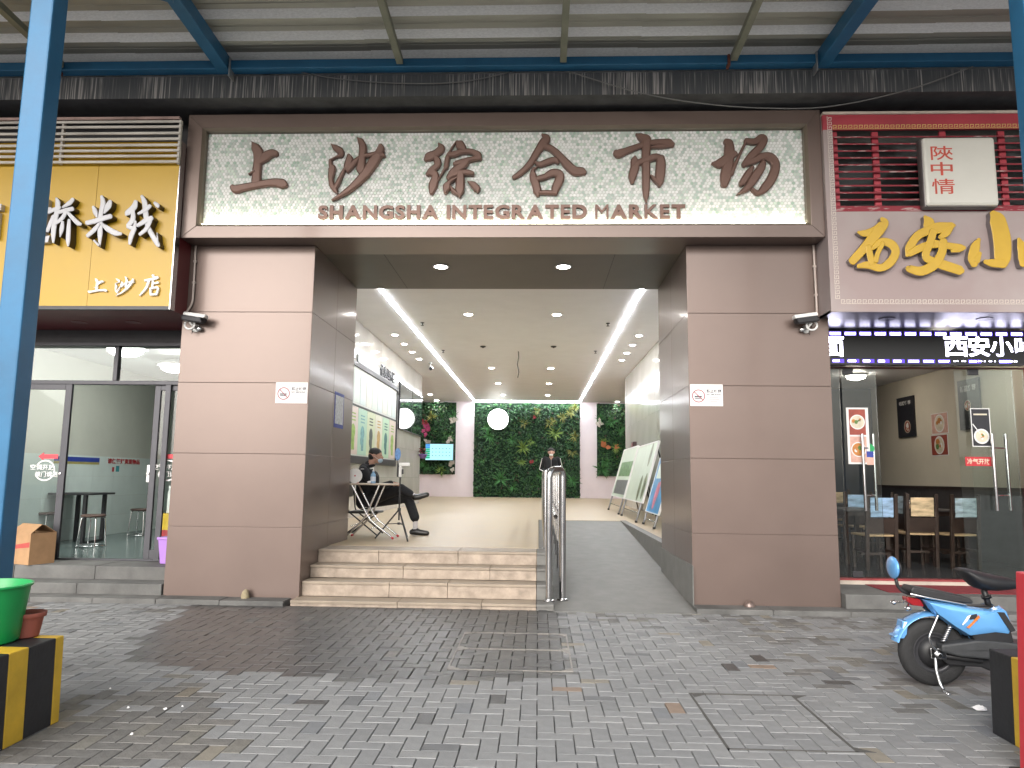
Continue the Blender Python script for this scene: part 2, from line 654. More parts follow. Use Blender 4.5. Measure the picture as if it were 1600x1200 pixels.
def pkind(c):
    jx, jy = c[0]+rnd.uniform(-.05, .05), c[1]+rnd.uniform(-.05, .05)
    if inside((jx, jy), WETP):
        return 'wet' if rnd.random() < .988 else 'brn'
    if inside((c[0]+rnd.uniform(-.3, .3), c[1]+rnd.uniform(-.2, .2)), BRNP):
        return 'brn'
    # a grubby strip beside the steps and around the parked scooter
    if c[1] > -.75 and rnd.random() < .3:
        return 'brn'
    if c[0] > 1.9 and c[1] > -3.4 and rnd.random() < .22:
        return 'brn'
    return 'wet' if rnd.random() < .005 else 'dry'
pl = Vector(paving.location)
for c in near:
    o = bpy.data.objects.new('paver', shared[(round(c[2], 2), pkind(c))])
    COL.objects.link(o)
    o.parent = paving
    o.location = Vector((c[0], c[1], rnd.gauss(0, .0009)))-pl
    o.rotation_euler = (rnd.gauss(0, .006), rnd.gauss(0, .006), rnd.gauss(0, .006))
lot, KI = MB(), {'dry': 0, 'wet': 1, 'brn': 2}
for c in far+rest:
    n0 = len(lot.f)
    paver_mesh(lot, c[0]+rnd.gauss(0, .0005), c[1]+rnd.gauss(0, .0005), c[2], c[3], rnd.gauss(0, .0012), rnd.gauss(0, .007), rnd.gauss(0, .007))
    k = KI[pkind(c)]
    lot.m[n0:] = [k]*(len(lot.f)-n0)
build('small_pavers', lot, [M_PAVE, M_WET, M_BROWNP], paving, kind='stuff', recalc=False)

# ================================================================== steps, ramp, kerbs
XS0, XS1, XG = -2.632, -.016, .17          # steps: tan part, grey end strip
ZST = (.06, .224, .364, .517)
YST = [-.2+.28*i for i in range(4)]
steps = struct(build('steps', MB().box(XS0+.003, XG-.002, .1, .66, -.02, .03), M_KERB))
rnd = random.Random(5)
for i, (z, y) in enumerate(zip(ZST, YST)):
    z0 = ZST[i-1] if i else -.02
    cuts = [XS0] + {0: [-1.5, -.6], 1: [-1.65, -1.0], 2: [-1.55, -.55], 3: [-1.9, -.95]}[i] + [XS1]
    if i == 0:
        cuts[0] = -2.66
    for a, b in zip(cuts[:-1], cuts[1:]):
        zt = z+rnd.gauss(0, .001)
        build('tread', MB().box(a+.0025, b-.0025, y-.012, y+.27 if i < 3 else y+.5, zt-.03, zt), M_TAN, steps, bevel=.004)
        build('riser', MB().box(a+.002, b-.002, y, y+.03, z0+.001, z-.032), M_RISER, steps, bevel=.003)
    build('grey_tread', MB().box(XS1+.002, XG-.002, y-.01, y+.27 if i < 3 else y+.5, z-.032, z-.001), M_GREY, steps, bevel=.004)
    build('grey_riser', MB().box(XS1+.002, XG-.002, y+.001, y+.03, z0+.001, z-.034), M_GREY, steps, bevel=.003)
ramp = struct(build('ramp', MB().hexa([(XG, -.28, -.02), (1.70, -.28, -.02), (1.70, 7.15, -.02), (XG, 7.15, -.02), (XG, -.28, .006), (1.70, -.28, .006), (1.70, 7.15, .514), (XG, 7.15, .514)]), M_GREY))
build('side_curb', MB().box(XG-.16, XG-.003, 1.15, 7.14, .1, .5225), M_GREY, ramp, bevel=.006)
build('side_curb', MB().box(1.702, 1.83, 1.975, 7.3, 0, .5225), M_GREY, ramp, bevel=.006)
build('side_curb', MB().box(1.665, 1.6775, -.06, 1.97, -.01, .47), M_GREY, ramp, bevel=.003)
# hall floor around the ramp
HX0, HX1, ZC, YB = -3.88, 2.84, 4.657, 23.3
mb = MB().box(HX0-.1, XG-.165, 1.1, 7.141, .3, .52).box(1.835, HX1+.1, 1.9, 7.141, .3, .52).box(HX0-.1, HX1+.1, 7.1415, 15.1, .3, .52).box(-9, 8, 15.1005, YB+.5, .3, .52)
floor = struct(build('hall_floor', mb, mat('hall_floor_stone', (.42, .33, .215), .42, 0, .1, 3, .04, 60, .1)))

# low kerbs and landings in front of the two shops
def slabs(name, x0, x1, y0, y1, z0, z1, n, m=M_KERB):
    o = struct(build(name, MB().box(x0+.01, x1-.01, y0+.02, y1, z0-.02, z1-.02), M_DIRT))
    wv = (x1-x0)/n
    for k in range(n):
        build('kerb_stone', MB().box(x0+k*wv+.002, x0+(k+1)*wv-.002, y0+random.gauss(0, .002), y1, z0, z1+random.gauss(0, .0015)), m, o, bevel=.008)
    return o
slabs('kerb', -9, -2.72, -.24, .3, -.02, .052, 9)
slabs('landing', -9, -4.17, -.02, .5, .05, .17, 5)
slabs('shop_doorstep', -9, -4.17, .3, .9, .16, .32, 5)
slabs('kerb', 1.66, 8, -.26, .3, -.02, .052, 8)
slabs('landing', 3.26, 8, -.1, .9, .05, .2, 5)

# ================================================================== hall shell
def tiled_wall(name, X, y0, y1, side, label=None):
    """polished stone wall of large tiles, each a hair out of true"""
    o = struct(build(name, MB().box(min(X, X-side*.3), max(X, X-side*.3), y0, y1, .0, ZC+.3), M_DIRT))
    o.name = name
    rr = random.Random(name)
    nz, ny = 5, int(round((y1-y0)/1.2))
    hz, hy = (ZC-.52)/nz, (y1-y0)/ny
    L = Vector(o.location)
    mb = MB().box(-.006, .006, -hy/2+.0015, hy/2-.0015, -hz/2+.0015, hz/2-.0015)
    me = bpy.data.meshes.new('tile')
    me.from_pydata(mb.v, [], mb.f)
    me.materials.append(M_WALLTILE)
    for i in range(ny):
        for k in range(nz):
            t = bpy.data.objects.new('tile', me)
            COL.objects.link(t)
            t.parent = o
            t.location = Vector((X+side*.008, y0+(i+.5)*hy, .52+(k+.5)*hz))-L
            t.rotation_euler = (0, rr.gauss(0, .0022), rr.gauss(0, .0028))
    return o
tiled_wall('hall_wall_left', HX0, 1.98, 15.4, 1)
tiled_wall('hall_wall_right', HX1, 1.98, 15.6, -1)
struct(build('hall_ceiling', MB().box(-9, 8, 1.96, YB+.5, ZC, ZC+.3), M_CEIL))
struct(build('hall_back_wall', MB().box(-9, 8, YB, YB+.4, .3, ZC+.2), M_PINK))
struct(build('alcove_wall_left', MB().box(-9.2, -8.9, 14.9, YB+.4, 0, ZC+.3), M_PINK))
struct(build('alcove_wall_right', MB().box(7.9, 8.2, 14.9, YB+.4, 0, ZC+.3), M_PINK))
struct(build('alcove_return_left', MB().box(-9, HX0-.31, 15.1, 15.398, .3, ZC+.2), M_PINK))
struct(build('alcove_return_right', MB().box(HX1+.31, 8, 15.3, 15.598, .3, ZC+.2), M_PINK))
struct(build('upper_facade', MB().box(-12, 12, .35, .75, 4.75, 9.5), mat('grey_render', (.12, .12, .115), .9, 0, .3, 1.5, .2, 30)))
# LED strip recessed round the ceiling
led = thing('ceiling_light_strip', 'white light strip running round the hall ceiling in a long rectangle', 'light strip', (-.5, 12, ZC))
XL0, XL1, YL0, YL1 = -2.80, 1.765, 2.3, 22.95
for (a, b, c, d) in ((XL0-.03, XL0+.03, YL0, YL1+.03), (XL1-.03, XL1+.03, YL0, YL1+.03), (XL0+.031, XL1-.031, YL1-.03, YL1+.03)):
    build('diffuser', MB().box(a, b, c, d, ZC-.012, ZC-.001), L_WHITE, led)
# downlights
def downlight(x, y, z, r, label, group, strength=None):
    t = thing('downlight', label, 'downlight', (x, y, z), 0, group)
    build('trim_ring', MB().lathe([(r*1.28, 0), (r*1.26, -.008), (r*1.02, -.012), (r*1.02, -.001)], n=20), M_WHITE, t, True, local=True)
    build('lens', MB().lathe([(r, -.003), (r*.98, -.009), (r*.6, -.011)], n=20), strength or L_DOWN, t, True, local=True)
    return t
for i, x in enumerate((-1.27, .3)):
    downlight(x, .85, 4.069, .085, ('left' if i == 0 else 'right')+' of the two bright downlights in the dark soffit behind the sign', 'downlights in the gate soffit', emis('soffit_lens', (1, .95, .9), 38))
for j, y in enumerate((6.17, 13.4, 17.0, 20.6)):  # last pair is unseen, added to brighten the back wall
    for i, x in enumerate((-1.44, .345)):
        downlight(x, y, ZC, .085, 'round downlight in the '+('left' if i == 0 else 'right')+' row between the light strips, '+('first', 'second', 'third', 'added fourth')[j]+' from the street', 'downlights along the middle of the hall ceiling')
for i, x in enumerate((-3.37, 2.29)):
    for j, y in enumerate((8.32, 9.5, 10.65, 11.8)):
        downlight(x, y, ZC, .07, 'small downlight by the '+('notice board wall' if i == 0 else 'easel wall')+', '+('first', 'second', 'third', 'fourth')[j]+' from the street', 'small downlights along the hall walls')
for i, (x, y) in enumerate(((-4.38, 20.6), (-4.45, 22.9), (3.36, 22.9))):
    downlight(x, y, ZC, .09, ('downlight over the alcove in front of the left green panel', 'small downlight close above the left green panel', 'small downlight close above the right green panel')[i], 'downlights before the green panels')

# ================================================================== market gate
gate = thing('market_gate', 'brown metal gateway with two broad pillars under a long mosaic sign', 'gateway', (-.48, 0, 0))
ZS = 4.069
zj = [0.012]+[at_y(400, y, 0).z for y in (824, 709, 598, 487.5)][:]+[ZS-.004]
for pi, (x0, x1) in enumerate(((-4.16, -2.633), (1.678, 3.252))):
    core = build('pillar', MB().box(x0+.012, x1-.012, .012, 1.958, -.02, ZS-.004), M_LETTER, gate)
    inner = x1 if pi == 0 else x0
    outer = x0 if pi == 0 else x1
    for a, b in zip(zj[:-1], zj[1:]):
        build('panel', MB().box(x0, x1, 0, .010, a+.0012, b-.0012), M_PANEL, core, bevel=.003)
        s = 1 if pi == 0 else -1
        for (ya, yb) in ((.0105, 1.0), (1.003, 1.968)):
            xa, xb = sorted((inner, inner-s*.010))
            if pi == 1 and a < .1:
                pass
            build('panel', MB().box(xa, xb, ya, yb, a+.0012, b-.0012), M_PANEL, core, bevel=.003)
        xa, xb = sorted((outer, outer+s*.010))
        build('panel', MB().box(xa, xb, .0105, 1.968, a+.0012, b-.0012), M_PANEL, core)
build('soffit', MB().box(-4.10, 3.14, -.2, 1.972, ZS, ZS+.03), M_SOFFIT, gate)
for (a, b, c, d) in ((-1.9, -1.896, -.18, 1.96), (.9, .904, -.18, 1.96)):
    build('soffit_joint', MB().box(a, b, c, d, ZS-.002, ZS+.002), M_DIRT, gate)
build('soffit_upstand', MB().box(-4.10, 3.14, 1.90, 1.971, ZS+.031, ZC+.1), M_SOFFIT, gate)
SX0, SX1, SZ0, SZ1, SY = -4.108, 3.15, ZS-.004, 5.553, -.283
IX0, IX1, IZ0, IZ1 = -3.905, 2.972, 4.236, 5.362
mb = MB()
YR = -.19       # mosaic plane
def frame_bar(p):      # p: 4 outer/inner points in (x,z)
    mb.add([(x, SY, z) for x, z in p]+[(x, .34, z) for x, z in p], [(0, 1, 2, 3), (7, 6, 5, 4)]+[(i, (i+1) % 4, (i+1) % 4+4, i+4) for i in range(4)])
lp = .03
O = [(SX0, SZ0), (SX1, SZ0), (SX1, SZ1), (SX0, SZ1)]
I = [(IX0-lp, IZ0-lp), (IX1+lp, IZ0-lp), (IX1+lp, IZ1+lp), (IX0-lp, IZ1+lp)]
for k in range(4):
    j = (k+1) % 4
    frame_bar([O[k], O[j], I[j], I[k]])
fr = build('sign_frame', mb, M_PANEL, gate, bevel=.004)
mb = MB()
J = [(IX0, IZ0), (IX1, IZ0), (IX1, IZ1), (IX0, IZ1)]
for k in range(4):
    j = (k+1) % 4
    mb.add([(I[k][0], SY+.004, I[k][1]), (I[j][0], SY+.004, I[j][1]), (J[j][0], SY+.03, J[j][1]), (J[k][0], SY+.03, J[k][1]),
            (I[k][0], SY+.3, I[k][1]), (I[j][0], SY+.3, I[j][1]), (J[j][0], YR+.02, J[j][1]), (J[k][0], YR+.02, J[k][1])],
           [(0, 1, 2, 3), (3, 2, 6, 7), (0, 4, 5, 1)])
build('inner_lip', mb, mat('olive_bronze_lip', (.19, .155, .12), .35, .4, .08, 5), fr)
build('sign_backing', MB().box(IX0-.02, IX1+.02, YR+.006, YR+.04, IZ0-.02, IZ1+.02), mat('mosaic_grout', (.62, .63, .60), .8, 0, .06, 8), gate)
# penny-round mosaic
M_MOS = ramp_island('mosaic_tile', [((.90, .91, .90), 38), ((.84, .87, .85), 20), ((.62, .71, .65), 15), ((.52, .62, .57), 12), ((.6, .65, .62), 9), ((.44, .58, .49), 5), ((.70, .80, .71), 8)], .18, 0, 10, .5, False, 0, .06)
mb = MB()
pr = .0185
rw = pr*2*1.06
row = 0
z = IZ0+pr
rr = random.Random(2)
while z < IZ1-pr*.5:
    x = IX0+pr+(row % 2)*rw/2
    while x < IX1-pr*.5:
        vs = [(x+pr*math.cos(R(60*k+30)), YR+rr.uniform(-.0006, .0006), z+pr*math.sin(R(60*k+30))) for k in range(6)]
        vs += [(p[0], YR+.006, p[2]) for p in vs]
        mb.add(vs, [(0, 1, 2, 3, 4, 5)]+[(i, i+6, (i+1) % 6+6, (i+1) % 6) for i in range(6)])
        x += rw
    z += rw*.866
    row += 1
build('mosaic', mb, M_MOS, gate, kind='stuff', recalc=False)
# light strips tucked behind the lip of the frame
build('light_strip', MB().box(IX0+.02, IX1-.02, SY+.034, SY+.042, IZ0+.001, IZ0+.007), L_SIGN, gate)
# calligraphy, traced in tracing units of three close-ups
CR1, CR2, CR3 = (350, 200, 1600/260), (650, 200, 1600/280), (940, 200, 1600/290)
K_SHANG = [[(262, 125, 6), (300, 185, 80), (326, 240, 90), (318, 330, 72), (308, 420, 74), (303, 535, 84)], [(328, 335, 36), (390, 272, 80), (450, 237, 66), (500, 240, 50)],
           [(72, 555, 40), (105, 582, 72), (180, 566, 60), (290, 545, 56), (400, 525, 60), (500, 520, 70), (560, 532, 80), (592, 546, 44)], [(234, 440, 14), (290, 412, 26)]]
K_SHA = [[(1025, 148, 6), (1070, 185, 52), (1112, 215, 62), (1118, 250, 45), (1070, 275, 18), (1022, 300, 16)],
         [(1020, 300, 28), (1022, 350, 34), (1036, 380, 66), (1030, 430, 56), (1024, 490, 44), (1038, 550, 48), (1065, 590, 46), (1085, 622, 12)],
         [(1062, 572, 42), (1092, 520, 40), (1130, 440, 30), (1160, 385, 26), (1192, 345, 30)], [(1195, 252, 26), (1204, 295, 62), (1186, 360, 64), (1186, 420, 20)],
         [(1190, 400, 40), (1240, 340, 46), (1290, 290, 36), (1345, 265, 32), (1440, 250, 42), (1490, 238, 70)],
         [(1278, 88, 6), (1316, 130, 56), (1335, 190, 66), (1326, 260, 60), (1320, 330, 66), (1312, 400, 78), (1306, 432, 30)],
         [(1502, 160, 34), (1506, 190, 60), (1500, 240, 84), (1540, 264, 24)],
         [(1480, 262, 72), (1430, 330, 86), (1370, 420, 76), (1300, 500, 64), (1200, 590, 48), (1110, 650, 30), (1035, 692, 12)]]
K_ZONG = [[(200, 130, 14), (222, 175, 64), (180, 220, 60), (115, 250, 70), (80, 280, 30)], [(160, 240, 30), (190, 290, 60), (185, 330, 52), (135, 375, 50), (98, 412, 32)],
          [(110, 392, 46), (160, 402, 60), (170, 440, 60), (150, 510, 72), (135, 580, 34)],
          [(355, 120, 10), (310, 190, 16), (282, 260, 40), (266, 340, 40), (250, 370, 20), (205, 450, 12), (185, 480, 14)],
          [(362, 116, 20), (388, 142, 72), (420, 180, 56), (422, 205, 30)], [(285, 240, 36), (340, 230, 46), (420, 205, 42), (500, 210, 42), (550, 240, 62), (575, 272, 28)],
          [(578, 266, 30), (500, 275, 36), (430, 295, 46), (352, 315, 42), (335, 310, 15)], [(470, 285, 30), (420, 330, 56), (340, 385, 60), (295, 438, 45), (295, 460, 22)],
          [(290, 435, 40), (370, 402, 46), (450, 395, 46), (510, 406, 32)], [(395, 400, 60), (395, 470, 70), (390, 550, 72), (388, 612, 20)], [(385, 600, 20), (332, 560, 36), (310, 520, 12)],
          [(372, 442, 16), (306, 478, 30), (275, 525, 62), (260, 578, 26)], [(462, 480, 8), (515, 510, 52), (545, 545, 56), (548, 566, 24)]]
K_HE = [[(1125, 50, 15), (1160, 88, 74), (1130, 140, 72), (1080, 210, 56), (1020, 310, 52), (940, 390, 45), (870, 438, 34)],
        [(1140, 152, 50), (1210, 180, 50), (1290, 250, 56), (1360, 330, 70), (1420, 378, 72), (1480, 382, 64), (1512, 394, 34)],
        [(1065, 300, 20), (1110, 320, 46), (1180, 296, 50), (1240, 282, 48), (1270, 308, 26)], [(1082, 345, 12), (1046, 370, 30), (1046, 430, 60), (1070, 500, 66), (1084, 560, 66), (1088, 600, 28)],
        [(1080, 450, 40), (1150, 432, 46), (1220, 398, 60), (1280, 412, 70), (1280, 460, 72), (1248, 530, 66), (1238, 578, 50)], [(1100, 572, 30), (1180, 572, 36), (1255, 577, 34)]]
K_SHI = [[(298, 45, 12), (340, 70, 56), (380, 95, 86), (390, 132, 70)], [(118, 205, 46), (150, 215, 66), (220, 190, 50), (320, 152, 42), (420, 122, 42), (520, 116, 46), (580, 122, 62), (624, 138, 28)],
         [(430, 162, 18), (520, 152, 34), (618, 146, 20)], [(390, 110, 66), (385, 200, 66), (385, 300, 62), (385, 400, 62), (385, 500, 58), (385, 570, 46), (388, 640, 10)],
         [(290, 242, 20), (285, 280, 60), (290, 330, 70), (270, 400, 66), (266, 466, 32)], [(270, 320, 30), (330, 290, 46), (400, 266, 50), (470, 246, 50), (520, 268, 54)],
         [(510, 250, 60), (512, 320, 75), (505, 400, 76), (502, 460, 60), (500, 494, 26)], [(500, 482, 26), (460, 442, 30), (425, 405, 14)]]
K_CHANG = [[(1070, 104, 40), (1100, 132, 72), (1105, 200, 80), (1095, 300, 80), (1075, 400, 86), (1062, 488, 54)], [(955, 298, 15), (1020, 300, 70), (1080, 260, 70), (1140, 222, 60), (1166, 226, 30)],
           [(1250, 110, 20), (1200, 210, 20), (1150, 320, 30), (1120, 390, 40)], [(1245, 105, 40), (1320, 112, 46), (1382, 82, 60), (1400, 102, 62), (1370, 160, 60), (1300, 230, 60), (1242, 300, 50), (1234, 325, 28)],
           [(1232, 302, 44), (1310, 280, 50), (1390, 242, 56), (1460, 252, 70), (1502, 312, 66), (1480, 410, 72), (1420, 500, 70), (1352, 556, 36), (1300, 520, 24)],
           [(1302, 332, 30), (1260, 400, 56), (1215, 468, 50), (1202, 488, 26)], [(1400, 290, 40), (1370, 350, 66), (1310, 440, 70), (1260, 510, 50), (1172, 568, 10)]]
def px_tf(cr, Y):
    def tf(x, y):
        p = at_y(cr[0]+x/cr[2], cr[1]+y/cr[2], Y)
        return (p.x, p.z)
    return tf
def on_front(Y0):
    return lambda u, v, d: (u, Y0-d, v)
for nm, K, cr in (('上', K_SHANG, CR1), ('沙', K_SHA, CR1), ('综', K_ZONG, CR2), ('合', K_HE, CR2), ('市', K_SHI, CR3), ('场', K_CHANG, CR3)):
    o = build('character', brush(MB(), [[(x_, y_, w_*1.13) for x_, y_, w_ in st] for st in K], px_tf(cr, YR-.045), on_front(YR+.004), .046, ch=.016), M_LETTER, gate)
    o['label'] = 'raised brown brush character ' + nm
# roman line: one letter at a time
word = 'SHANGSHA INTEGRATED MARKET'
pl_ = at_y(497, 343, YR-.02)
pr_ = at_y(1071, 341, YR-.02)
zt = at_y(780, 320.5, YR-.02).z
zb = at_y(780, 342, YR-.02).z
BOLD = lambda q: {'M': 0., 'K': .02, 'N': .03, 'E': .03}.get(q, .04)
adv = []
for ch in word:
    if ch == ' ':
        adv.append(.30)
    else:
        vs, _ = glyphs(ch, BOLD(ch))
        adv.append(max(p.x for p in vs)-min(p.x for p in vs)+.10)
k = (pr_.x-pl_.x)/(sum(adv)-.10)
u = pl_.x
for ch, a in zip(word, adv):
    if ch != ' ':
        o = build('letter', print_text(MB(), ch, on_front(YR+.003), u, u+(a-.10)*k, zb, zt, .036, BOLD(ch)), M_LETTER, gate)
    u += a*k

# ================================================================== canopy in front of the gate
M_TIN = mat('galvanised_sheet', (.34, .333, .295), .45, .2, .16, 1.6, .12, 25, .08, .5, 0, (.35, 2.2, 1))
M_ZINC_GLINT = mat('zinc_rib_sky_glint', (.86, .86, .87), .4, .25, .12, 30, .5, 160, 0, .5, 0, (1, 3, 3))  # embossed zinc, with the sky's glint on street-facing rib sides painted in
M_PIPE = mat('dull_green_pipe', (.20, .205, .16), .5, .2, .15, 4)
def streak_mat():
    m = bpy.data.materials.new('drip_streaked_fascia')
    m.use_nodes = True
    t = m.node_tree
    b = t.nodes['Principled BSDF']
    b.inputs['Roughness'].default_value = .7
    tc = t.nodes.new('ShaderNodeTexCoord')
    mp = t.nodes.new('ShaderNodeMapping')
    mp.inputs['Scale'].default_value = (60, 1, 1.4)
    t.links.new(tc.outputs['Object'], mp.inputs[0])
    n = t.nodes.new('ShaderNodeTexNoise')
    n.inputs['Scale'].default_value = 1
    n.inputs['Detail'].default_value = 3
    t.links.new(mp.outputs[0], n.inputs['Vector'])
    n2 = t.nodes.new('ShaderNodeTexNoise')
    n2.inputs['Scale'].default_value = 1.1
    n2.inputs['Detail'].default_value = 2
    mp2 = t.nodes.new('ShaderNodeMapping')
    mp2.inputs['Scale'].default_value = (1.3, 1, .3)
    t.links.new(tc.outputs['Object'], mp2.inputs[0])
    t.links.new(mp2.outputs[0], n2.inputs['Vector'])
    ad = t.nodes.new('ShaderNodeMath')
    ad.operation = 'MULTIPLY_ADD'
    ad.inputs[1].default_value = .55
    t.links.new(n2.outputs[0], ad.inputs[0])
    t.links.new(n.outputs[0], ad.inputs[2])
    cr = t.nodes.new('ShaderNodeValToRGB')
    e = cr.color_ramp.elements
    e[0].position, e[0].color = .77, (.065, .07, .078, 1)
    e[1].position, e[1].color = .93, (.34, .325, .32, 1)
    q = e.new(.85)
    q.color = (.12, .12, .125, 1)
    t.links.new(ad.outputs[0], cr.inputs[0])
    t.links.new(cr.outputs[0], b.inputs['Base Color'])
    return m
M_STREAK = streak_mat()
canopy = thing('street_canopy', 'blue steel canopy with corrugated metal roof over the pavement', 'canopy', (0, -3.3, 0))
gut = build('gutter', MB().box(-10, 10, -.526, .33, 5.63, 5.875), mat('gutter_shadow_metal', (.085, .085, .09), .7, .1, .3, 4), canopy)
build('fascia', MB().box(-10, 10, -.532, -.527, 5.622, 5.885), M_STREAK, gut)
build('eave_beam', MB().box(-10, 10, -.66, -.535, 5.90, 6.0), M_BLUE, canopy, bevel=.006)
def roof_z(y):
    return 6.07 + (-.5-y)*.057
rr = random.Random(11)
edges = [-10, -7.2, -4.6, -1.95, 1.1, 4.1, 7.0, 10]
for si, (xa, xb) in enumerate(zip(edges[:-1], edges[1:])):
    prof = []
    y = .25
    while y > -5.3:
        for dy, dz in ((0, 0), (.07, 0), (.12, .075), (.2, .075), (.205, .08), (.215, .08), (.22, .075), (.31, .075)):
            prof.append((y-dy, roof_z(y-dy)+dz))
        y -= .35
    mb = MB()
    n = len(prof)
    ox = .006*(si % 2)
    vs = [(xa-.03, a, b+ox) for a, b in prof]+[((xa+xb)/2, a, b+ox+rr.gauss(0, .002)) for a, b in prof]+[(xb+.03, a, b+ox) for a, b in prof]
    fs = []
    for k in range(2):
        fs += [(k*n+i, k*n+i+1, (k+1)*n+i+1, (k+1)*n+i) for i in range(n-1)]
    mb.add(vs, fs)
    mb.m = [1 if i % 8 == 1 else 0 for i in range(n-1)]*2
    build('roof_sheet', mb, [M_TIN, M_ZINC_GLINT], canopy, recalc=False)
for x in (-5.4, -1.56, .24, 2.09, 5.4):
    za, zb = 5.905, 5.905+4.5*.057
    o = build('purlin', MB().hexa([(x-.035, -5.2, zb), (x+.035, -5.2, zb), (x+.035, -.70, za), (x-.035, -.70, za), (x-.035, -5.2, zb+.07), (x+.035, -5.2, zb+.07), (x+.035, -.70, za+.07), (x-.035, -.70, za+.07)]), M_PIPE, canopy)
    if x in (2.09, -5.4):
        build('end_clip', MB().box(x-.06, x-.036, -.69, -.60, 5.86, 5.99), mat('rusty_clip', (.17, .06, .04), .7, .2, .4, 30), canopy)
PXL, PXR, PY = -3.615, at_y(1574, 0, -3.24).x+.085, -3.32
for i, (x0, x1) in enumerate(((-3.575, PXL), (3.08, PXR))):
    za, zb = roof_z(-.66)-.19, roof_z(-5.2)-.17
    build('rafter', MB().hexa([(x1-.07, -5.2, zb), (x1+.07, -5.2, zb), (x0+.07, -.55, za), (x0-.07, -.55, za), (x1-.07, -5.2, zb+.165), (x1+.07, -5.2, zb+.165), (x0+.07, -.55, za+.165), (x0-.07, -.55, za+.165)]), M_BLUE, canopy, bevel=.008)
    s = -1 if i == 0 else 1
    build('brace', MB().tube([(x0, -1.75, roof_z(-1.75)-.16), (x0+s*1.3, -2.35, roof_z(-2.3)-.12)], .055, 4), M_BLUE, canopy)
    post = build('post', MB().box(x1-.085, x1+.085, PY-.08, PY+.08, -.01, roof_z(PY)-.19), M_BLUE, canopy, bevel=.012)
    build('base_plate', MB().box(x1-.15, x1+.15, PY-.15, PY+.15, -.005, .012), M_BLUE, post, bevel=.003)
    build('hanger_plate', MB().box(x0-s*.10, x0-s*.086, -.68, -.56, 5.80, 6.02), mat('bare_bracket', (.5, .5, .5), .4, .8, .1, 9), canopy)
build('outer_beam', MB().box(-10, 10, PY-.06, PY+.06, roof_z(PY)-.189, roof_z(PY)-.06), M_BLUE, canopy)
def cable(name, pxs, Y, r, m, label, cat='cable'):
    pts = [at_y(x, y, Y) for x, y in pxs]
    sm = []
    n = len(pts)
    for i in range(n-1):
        p0, p1, p2, p3 = pts[max(i-1, 0)], pts[i], pts[i+1], pts[min(i+2, n-1)]
        for k in range(6):
            t = k/6
            sm.append(.5*((2*p1)+(p2-p0)*t+(2*p0-5*p1+4*p2-p3)*t*t+(3*p1-p0-3*p2+p3)*t**3))
    sm.append(pts[-1])
    return tag(build(name, MB().tube(sm, r, 6), m, smooth=True), label, cat)
M_CABLE = mat('grey_cable', (.16, .16, .16), .6)
cable('overhead_cable', [(430, 104), (520, 122), (620, 130), (720, 128), (800, 112)], -.56, .006, M_CABLE, 'thin pale cable sagging in front of the streaked fascia above the sign')
cable('overhead_cable', [(890, 112), (1000, 145), (1100, 162), (1200, 169), (1300, 166), (1420, 140), (1520, 104)], -.60, .006, M_CABLE, 'thin dark cable sagging over the right end of the sign')

# ================================================================== left shop
M_YEL = mat('yellow_sign_sheet', (.52, .315, .012), .35, 0, .05, 1.2, .04, 6, .05)
M_ALU = mat('grey_aluminium', (.075, .075, .085), .4, .5, .1, 6)
M_SLATW = mat('grimy_white_slat', (.52, .49, .45), .6, 0, .25, 3, 0, 60, 0, .5, 0, (.6, 3, 3))
M_TILEW = mat('pale_wall_tile', (.68, .77, .75), .22, 0, .05, 3, rand=.04)
M_GREENP = mat('grey_green_wall_paint', (.55, .56, .50), .7, 0, .06, 1.5)
M_TEAL = mat('dark_floor_tile', (.13, .17, .17), .2, 0, .12, 5)
lshop = thing('noodle_shop', 'noodle shop with yellow sign and grey sliding doors beside the gate', 'shop', (-6, .85, 0))
LX0, LX1, LY, LYB, LZ, LZC = -7.5, -4.17, .85, 7.5, .32, 3.24
build('room_floor', MB().box(-9, LX1, .9, LYB, LZ-.06, LZ), M_TEAL, lshop)
lw = build('side_wall', MB().box(LX0-.2, LX0-.012, LY, LYB, LZ, LZC), M_GREENP, lshop)
zt = at_x(200, 715, LX0).z
ny, nz = 11, 4
hy, hz = (LYB-LY)/ny, (zt-LZ)/nz
for i in range(ny):
    for k in range(nz):
        build('wall_tile', MB().box(LX0-.0115, LX0, LY+i*hy+.0015, LY+(i+1)*hy-.0015, LZ+k*hz+.0015, LZ+(k+1)*hz-.0015), M_TILEW, lw)
build('back_wall', MB().box(-9, LX1, LYB, LYB+.2, LZ, LZC), M_GREENP, lshop)
build('party_wall', MB().box(LX1-.0, LX1+.2, 1.97, LYB, LZ-.3, LZC), M_GREENP, lshop)
build('party_wall', MB().box(-9.2, -9, .5, LYB, LZ-.3, LZC), M_GREENP, lshop)
build('room_ceiling', MB().box(-9.2, LX1+.1, LY, LYB+.2, LZC+.004, LZC+.2), M_CEIL, lshop)
def wl(u, v, d):
    return (LX0+.003+d, u, v)
def span_x(X, x0, x1, yt, yb):
    a = at_x(x0, (yt+yb)/2, X)
    b = at_x(x1, (yt+yb)/2, X)
    m = (x0+x1)/2
    return a.y, b.y, at_x(m, yb, X).z, at_x(m, yt, X).z
u0, u1, v0, v1 = span_x(LX0, 168, 218, 717, 725)
build('wall_lettering', print_text(MB(), '请保管好贵重物品', wl, u0, u1, v0, v1, .004, .02), M_RED, lw)
u0, u1, v0, v1 = span_x(LX0, 84, 155, 714, 725)
mb = MB().box(LX0+.001, LX0+.006, u0, u1, v0+.35*(v1-v0), v1, 0).box(LX0+.001, LX0+.006, u0, u1, v0, v0+.34*(v1-v0), 1)
